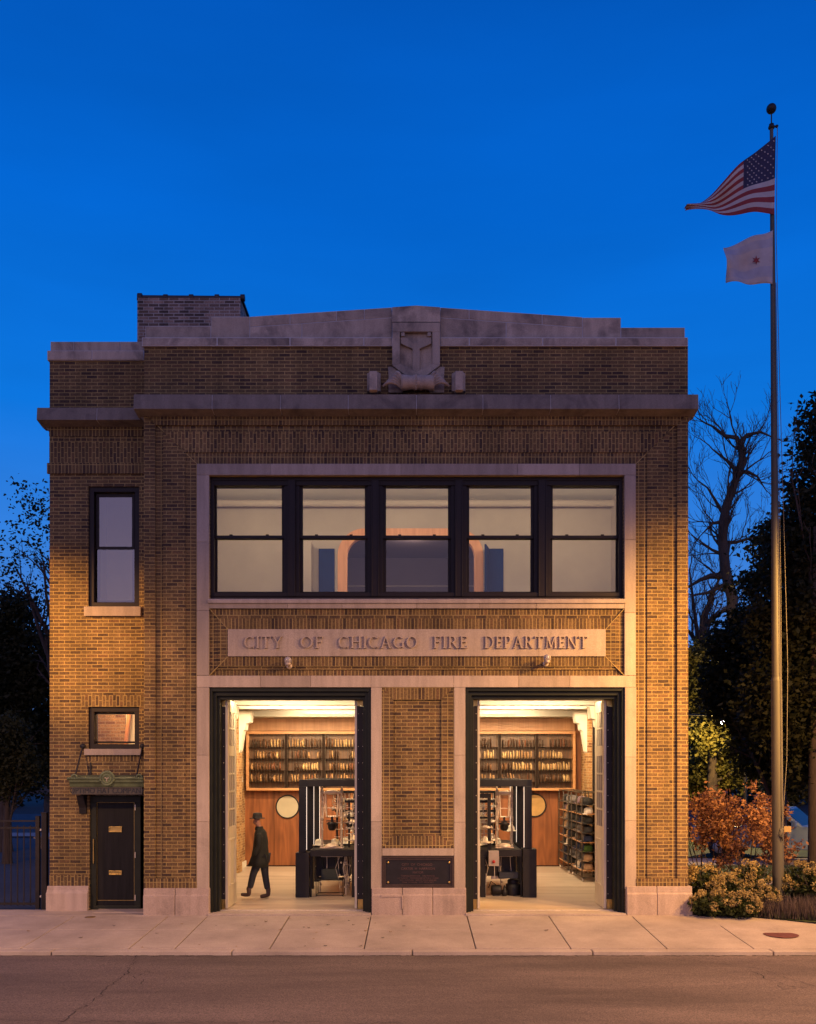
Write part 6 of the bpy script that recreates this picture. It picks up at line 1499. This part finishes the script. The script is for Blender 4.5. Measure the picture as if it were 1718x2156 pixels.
for k, (u, y, h_, w_, lb) in enumerate([(1482, .7, .92, .75, 'tall hydrangea with dried tan heads against the building corner'), (1530, .35, .75, .8, 'second hydrangea from the building corner, dried tan heads'), (1578, .8, .95, .8, 'bushy hydrangea with dried heads, third from the building corner'), (1500, -.15, .48, .9, 'low front hydrangea at the foot of the building corner'), (1600, .1, .62, .7, 'hydrangea just left of the flagpole base'), (1688, .9, .95, .8, 'tall hydrangea right of the flagpole with dried heads'), (1715, .5, .85, .8, 'hydrangea at the right edge of the photo'), (1555, -.3, .45, .8, 'low hydrangea in the middle of the bed front')]):
    hydrangea(PX(u, y), y, h_, w_, 40+k, lb, 16 if h_ > .6 else 12)
# grasses: uncountable blades
rg = random.Random(9); mb = MB(); vs = []; fs = []
def blades(n, box, h, w_, seed, lean=.5):
    rg = random.Random(seed); vs = []; fs = []
    for _ in range(n):
        x = rg.uniform(box[0], box[1]); y = rg.uniform(box[2], box[3]); 
        if y < -.12-(x-6.0)*.40 : continue
        a = rg.uniform(0, 6.28); hh = h*rg.uniform(.5, 1.1); lx, ly = math.cos(a)*lean*hh*rg.random(), math.sin(a)*lean*hh*rg.random(); i = len(vs); px, py = -math.sin(a)*w_, math.cos(a)*w_
        vs += [(x-px, y-py, .0), (x+px, y+py, .0), (x+px*.7+lx*.4, y+py*.7+ly*.4, hh*.6), (x-px*.7+lx*.4, y-py*.7+ly*.4, hh*.6), (x+lx, y+ly, hh)]
        fs += [(i, i+1, i+2, i+3), (i+3, i+2, i+4)]
    return vs, fs
def stuff(name, vf, m, lab, cat):
    me = bpy.data.meshes.new(name); me.from_pydata(*[vf[0], [], vf[1]]); me.materials.append(m); o = bpy.data.objects.new(name, me); C.objects.link(o); o['kind'] = 'stuff'; tag(o, lab, cat); return o
stuff('ornamental_grass', blades(5200, (6.7, 9.6, -1.02, .2), .40, .006, 1, .7), mat('purple_brown_grass', (.075, .050, .045), .9, 0, .4, 5), 'purplish dry ornamental grass along the front of the planting bed', 'grass')
stuff('ground_cover', blades(5200, (5.6, 8.2, -.85, .5), .13, .010, 2, .9), mat('ground_cover_green', (.035, .034, .016), .9, 0, .5, 6), 'low dark ground cover between the bushes and the pavement', 'ground cover')
stuff('lawn_grass', blades(16000, (6.2, 16, 2.4, 9.2), .06, .008, 3, .6), leafmat('lawn_blades', (.03, .05, .012), (.07, .09, .025), 3), 'short green lawn grass behind the bushes', 'grass')

# ------------------------------------------------------------------ pickup parked on the side street
def vehicle():
    t = thing('parked_truck', 'silver blue pickup truck parked on the side street behind the flagpole', 'truck', (0, 0, 0))
    pm = mat('silver_blue_car_paint', (.20, .28, .38), .35, .1, .05); dk = M['iron']
    W_ = .92
    prof = [(-2.7, .55), (-2.7, 1.08), (-.95, 1.12), (-.80, 1.72), (.35, 1.78), (1.05, 1.20), (2.45, 1.10), (2.68, .95), (2.72, .50), (2.3, .42), (-2.4, .42)]
    mb = MB(); mb.prism(prof, -W_, W_); b_ = mb.build('body', pm, t, bevel=.06)
    mb = MB(); mb.prism([(.40, 1.70), (.98, 1.22), (1.03, 1.22), (.45, 1.72)], -.82, .82); mb.build('windscreen', mat('dark_windscreen', (.01, .012, .016), .3, spec=.3), t)
    for s_ in (-1, 1):
        mb = MB(); mb.prism([(-.72, 1.22), (-.66, 1.62), (.28, 1.66), (.80, 1.22)], s_*W_-.004, s_*W_+.006); mb.build('side_window', mat('dark_car_glass', (.01, .012, .016), .08), t)
        mb = MB(); mb.box(.75, .9, s_*(W_+.02), s_*(W_+.22), 1.18, 1.38); mb.build('wing_mirror', pm, t, bevel=.03)
        mb = MB(); mb.box(2.64, 2.735, s_*.88-.14*(s_ > 0), s_*.88+.14*(s_ < 0), .80, 1.0); mb.build('headlight', mat('headlight_lens', (.7, .62, .5), .1, 0, .05), t, bevel=.02)
        for x in (-1.7, 1.75):
            mb = MB(); mb.lathe([(.22, -.12), (.37, -.12), (.39, -.06), (.39, .06), (.37, .12), (.22, .12)], (x, s_*(W_-.08), .39), 'y', 24); wh = mb.build('wheel', mat('tyre_rubber', (.015, .015, .015), .9), t)
            mb = MB(); mb.lathe([(.02, -.124), (.21, -.122), (.22, 0), (.21, .122), (.02, .124)], (x, s_*(W_-.08), .39), 'y', 20); mb.build('rim', M['steel'], wh)
    mb = MB(); mb.box(2.69, 2.74, -.6, .6, .74, .98); mb.build('grille', dk, t); mb = MB(); mb.box(2.6, 2.82, -.93, .93, .42, .68); mb.build('bumper', M['steel'], t, bevel=.03)
    return t
vt = vehicle(); vt.location = (PX(1680, 13.4)-.6, 13.6, -.24); vt.rotation_euler = (0, 0, R(-38))

# ------------------------------------------------------------------ far street lamp, wires, gate, house
YS = 20.
sl = thing('street_lamp', 'lit street lamp with a violet white glow among the trees', 'street lamp', P(1560, 1755, YS))
c = Vector(P(1523, 1517, YS))
mb = MB(); mb.tube([(c.x+.9, YS, -.2), (c.x+.9, YS, c.z+.4), (c.x+.6, YS, c.z+.55), (c.x+.1, YS, c.z+.2)], [.09, .06, .04, .035], 8); mb.build('post', M['iron'], sl)
mb = MB(); mb.lathe([(.04, .12), (.16, .05), (.18, 0)][::-1], c, 'z', 14); mb.build('hood', M['iron'], sl)
mb = MB(); mb.lathe([(.01, -.16), (.10, -.12), (.145, -.04), (.14, -.001)], c, 'z', 14); mb.build('lamp_glass', mat('lit_lamp_glass', (1, .9, 1), .5, 0, 0, emit=((.80, .62, 1.0), 9)), sl)
lamp('far_street_light', 'POINT', (c.x, c.y-.2, c.z-.35), 2600, (1.0, .66, .22), shadow_soft_size=.1)
def wire(name, a, b, sag, r_, lab):
    a, b = Vector(a), Vector(b); mb = MB(); mb.tube([a.lerp(b, t)-Vector((0, 0, sag*4*t*(1-t))) for t in np.linspace(0, 1, 12)], r_, 5); o = mb.build(name, M['iron']); tag(o, lab, 'wire')
wire('overhead_wire', P(1400, 1449, 14), P(1800, 1459, 16), .05, .018, 'thin upper wire crossing the trees right of the building')
wire('overhead_wire', P(1400, 1503, 18), P(1750, 1498, 22), .1, .035, 'thick dark cable just above the far street lamp')
wire('overhead_wire', P(-80, 1370, 14), P(160, 1356, 14), .1, .022, 'upper utility wire left of the building')
wire('overhead_wire', P(-80, 1400, 14), P(160, 1378, 14), .1, .022, 'lower utility wire left of the building')
x_, y_2, z_ = P(32, 1388, 14)
mb = MB(); mb.tube([(x_-.25, y_2, z_-.02), (x_+.45, y_2, z_+.06)], .11, 12); tagged(mb, 'splice_case', M['iron'], 'black cylindrical cable case hanging on the left wires', 'cable case')
mb = MB(); cc = Vector(P(82, 1393, 14))
for k in range(4): mb.tube([cc+Vector((math.cos(a)*(.22+.02*k), .02*k, math.sin(a)*(.22+.015*k))) for a in np.linspace(0, 2*math.pi, 25)], .012, 5, caps=False)
tagged(mb, 'cable_coil', M['iron'], 'coiled spare cable hanging on the left wires beside the building', 'cable')
YGt = .75
ft = thing('iron_gate', 'black iron picket gate left of the building in front of the car park', 'gate', (PX(40, YGt), YGt, .02)); fz_ = lambda v: PZ(v, YGt)
M['rust'] = mat('rusty_black_steel', (.014, .009, .008), .7, .2, .5, 5)
mb = MB()
for k in range(-6, 6): u = 9.6+13.6*k+13.6; mb.box(PX(u-13.6, YGt)-.009, PX(u-13.6, YGt)+.009, YGt-.009, YGt+.009, .06, fz_(1738)) if u-13.6 < 74 else None
mb.build('pickets', M['rust'], ft)
for v0, v1 in ((1741, 1745), (1727, 1730), (1900, 1905)): mb = MB(); mb.box(PX(-80, YGt), PX(76, YGt), YGt-.016, YGt+.016, fz_(v1), fz_(v0)); mb.build('rail', M['rust'], ft)
mb = MB(); mb.box(PX(76, YGt), PX(84, YGt), YGt-.04, YGt+.04, .0, fz_(1718)); mb.build('gate_stile', M['rust'], ft)
mb = MB(); 
for v in (1745, 1885): mb.box(PX(84, YGt), PX(90, YGt), YGt-.02, YGt+.02, fz_(v+4), fz_(v))
mb.each('latch', M['steel'], ft)
mb = MB(); mb.box(PX(89, YGt), PX(100, YGt), YGt-.06, YGt+.06, -.05, fz_(1712)); mb.box(PX(88.5, YGt), PX(100.5, YGt), YGt-.065, YGt+.065, fz_(1712)+.001, fz_(1710)+.001); tagged(mb, 'gate_post', M['rust'], 'square rusty steel post between the iron gate and the building corner', 'post', bevel=.004)
hs = thing('dark_house', 'dark wooden house with a porch railing behind the gate, left of the building', 'house', (PX(110, 26), 26, -.02))
M['siding'] = mat('dark_siding', (.05, .045, .045), .8, 0, .2, 2); Yh = 26
mb = MB(); mb.box(PX(66, Yh), PX(190, Yh), Yh+1.5, Yh+8, -.1, PZ(1545, Yh)); mb.build('wall', M['siding'], hs)
mb = MB(); mb.prism([(PX(58, Yh), PZ(1560, Yh)), (PX(130, Yh), PZ(1500, Yh)), (PX(200, Yh), PZ(1560, Yh)), (PX(200, Yh), PZ(1566, Yh)), (PX(58, Yh), PZ(1566, Yh))], Yh+.8, Yh+8.4); mb.build('roof', M['iron'], hs)
mb = MB(); mb.box(PX(62, Yh), PX(190, Yh), Yh, Yh+1.5, PZ(1602, Yh), PZ(1596, Yh)); mb.box(PX(62, Yh), PX(190, Yh), Yh, Yh+.06, PZ(1640, Yh), PZ(1637, Yh))
for k in range(14): u = 64+8*k; mb.box(PX(u, Yh), PX(u+1, Yh), Yh, Yh+.05, PZ(1662, Yh), PZ(1638, Yh))
mb.box(PX(62, Yh), PX(190, Yh), Yh, Yh+1.5, PZ(1672, Yh), PZ(1662, Yh)); mb.build('porch', M['siding'], hs)
mb = MB(); mb.box(-13.5, -11.0, 15, 15.5, .35, .42); mb.box(-13.3, -13.2, 15.1, 15.4, -.02, .35); mb.box(-11.3, -11.2, 15.1, 15.4, -.02, .35); o = mb.build('low_bench', M['concrete']); tag(o, 'low pale bench in the car park seen behind the gate post', 'bench')

# ------------------------------------------------------------------ small things on the pavement
def PV(u, v): # pavement point (sloping plane z = .055 y)
    d = None; y = -.5
    for _ in range(20): z = zs(y); dd = (H-z)*F/(v-YH); y = dd-D
    return PX(u, y), y, zs(y)
x, y, z = PV(1644, 1968)
mb = MB(); mb.lathe([(.30, 0), (.305, .006), (.28, .009), (.02, .010)], (x, y, z-.002), 'z', 28); o = mb.build('utility_cover', mat('red_lit_iron_cover', (.16, .055, .04), .7, .3, .3, 12)); o.rotation_euler = (0, 0, 0); tag(o, 'round iron utility cover coloured as red lit, set in the pavement at the right', 'utility cover')  # red light falling on the cover is put into its base colour
x, y, z = PV(190, 1931)
mb = MB(); mb.lathe([(.10, 0), (.10, .006), (.02, .007)], (x, y, z), 'z', 20); o = mb.build('utility_cover', mat('brass_cover', (.22, .14, .06), .6, .4, .3, 12)); tag(o, 'small round brass cover set in the pavement at the left', 'utility cover')
lm = [mat('fallen_leaf_brown', (.09, .05, .025), .9, 0, .3), mat('fallen_leaf_ochre', (.26, .14, .04), .9, 0, .3), mat('fallen_leaf_dark', (.035, .022, .015), .9)]
def lf_(m):
    mb = MB(); n = 9; vs = [(0, 0, .006)]
    for k in range(n): a = 2*math.pi*k/n; r_ = .034*(1 if k % 2 else .55)*(1.2 if k == 2 else 1); vs.append((r_*math.cos(a), r_*math.sin(a)*.8, .004+.010*(k % 2)*random.random()))
    mb.add(vs, [(0, k+1, (k+1) % n+1) for k in range(n)]); return mb.build('fallen_leaf', m)
lb_ = ['small brown fallen leaf lying on the concrete pavement', 'small ochre fallen leaf lying on the concrete pavement', 'small dark curled fallen leaf lying on the concrete pavement']; gr_ = ['brown fallen leaves on the pavement', 'ochre fallen leaves on the pavement', 'dark fallen leaves on the pavement']
region = lambda u: 'left' if u < 500 else 'middle' if u < 820 else 'right'
lsrc = [tag(lf_(m), lb_[i], 'leaf', gr_[i]) for i, m in enumerate(lm)]
lpos = [(170, 1975), (60, 1962), (330, 1966), (340, 1924), (383, 1946), (520, 1949), (536, 1950), (590, 1958), (640, 1953), (650, 1955), (666, 1964), (690, 1948), (744, 1948), (770, 1961), (806, 1975), (757, 2000), (822, 1963), (850, 1950), (900, 1953), (490, 2003), (455, 1949), (1035, 1948), (700, 1937), (735, 1939), (790, 1944), (660, 1978), (685, 1992), (560, 1942), (610, 1935), (775, 1935), (640, 1997), (420, 1990), (240, 1950), (1150, 1960), (300, 1995)]
for k, (u, v) in enumerate(lpos):
    x, y, z = PV(u, v)
    if y < -2.68: y = -2.6
    i = (k*7) % 3; o = lsrc[i] if k < 3 and i == [0, 1, 2][(k*7) % 3] and not lsrc[i].get('_u') else None
    if o is None: o = lsrc[i].copy(); C.objects.link(o)
    lsrc[i]['_u'] = 1
    o.location = (x, y, zs(y)+.003); o.rotation_euler = (0, 0, k*1.7); s_ = random.uniform(.7, 1.5); o.scale = (s_, s_, s_*random.uniform(.6, 2))
for o in C.objects:
    if '_u' in o.keys(): del o['_u']
    if o.name == 'x': pass
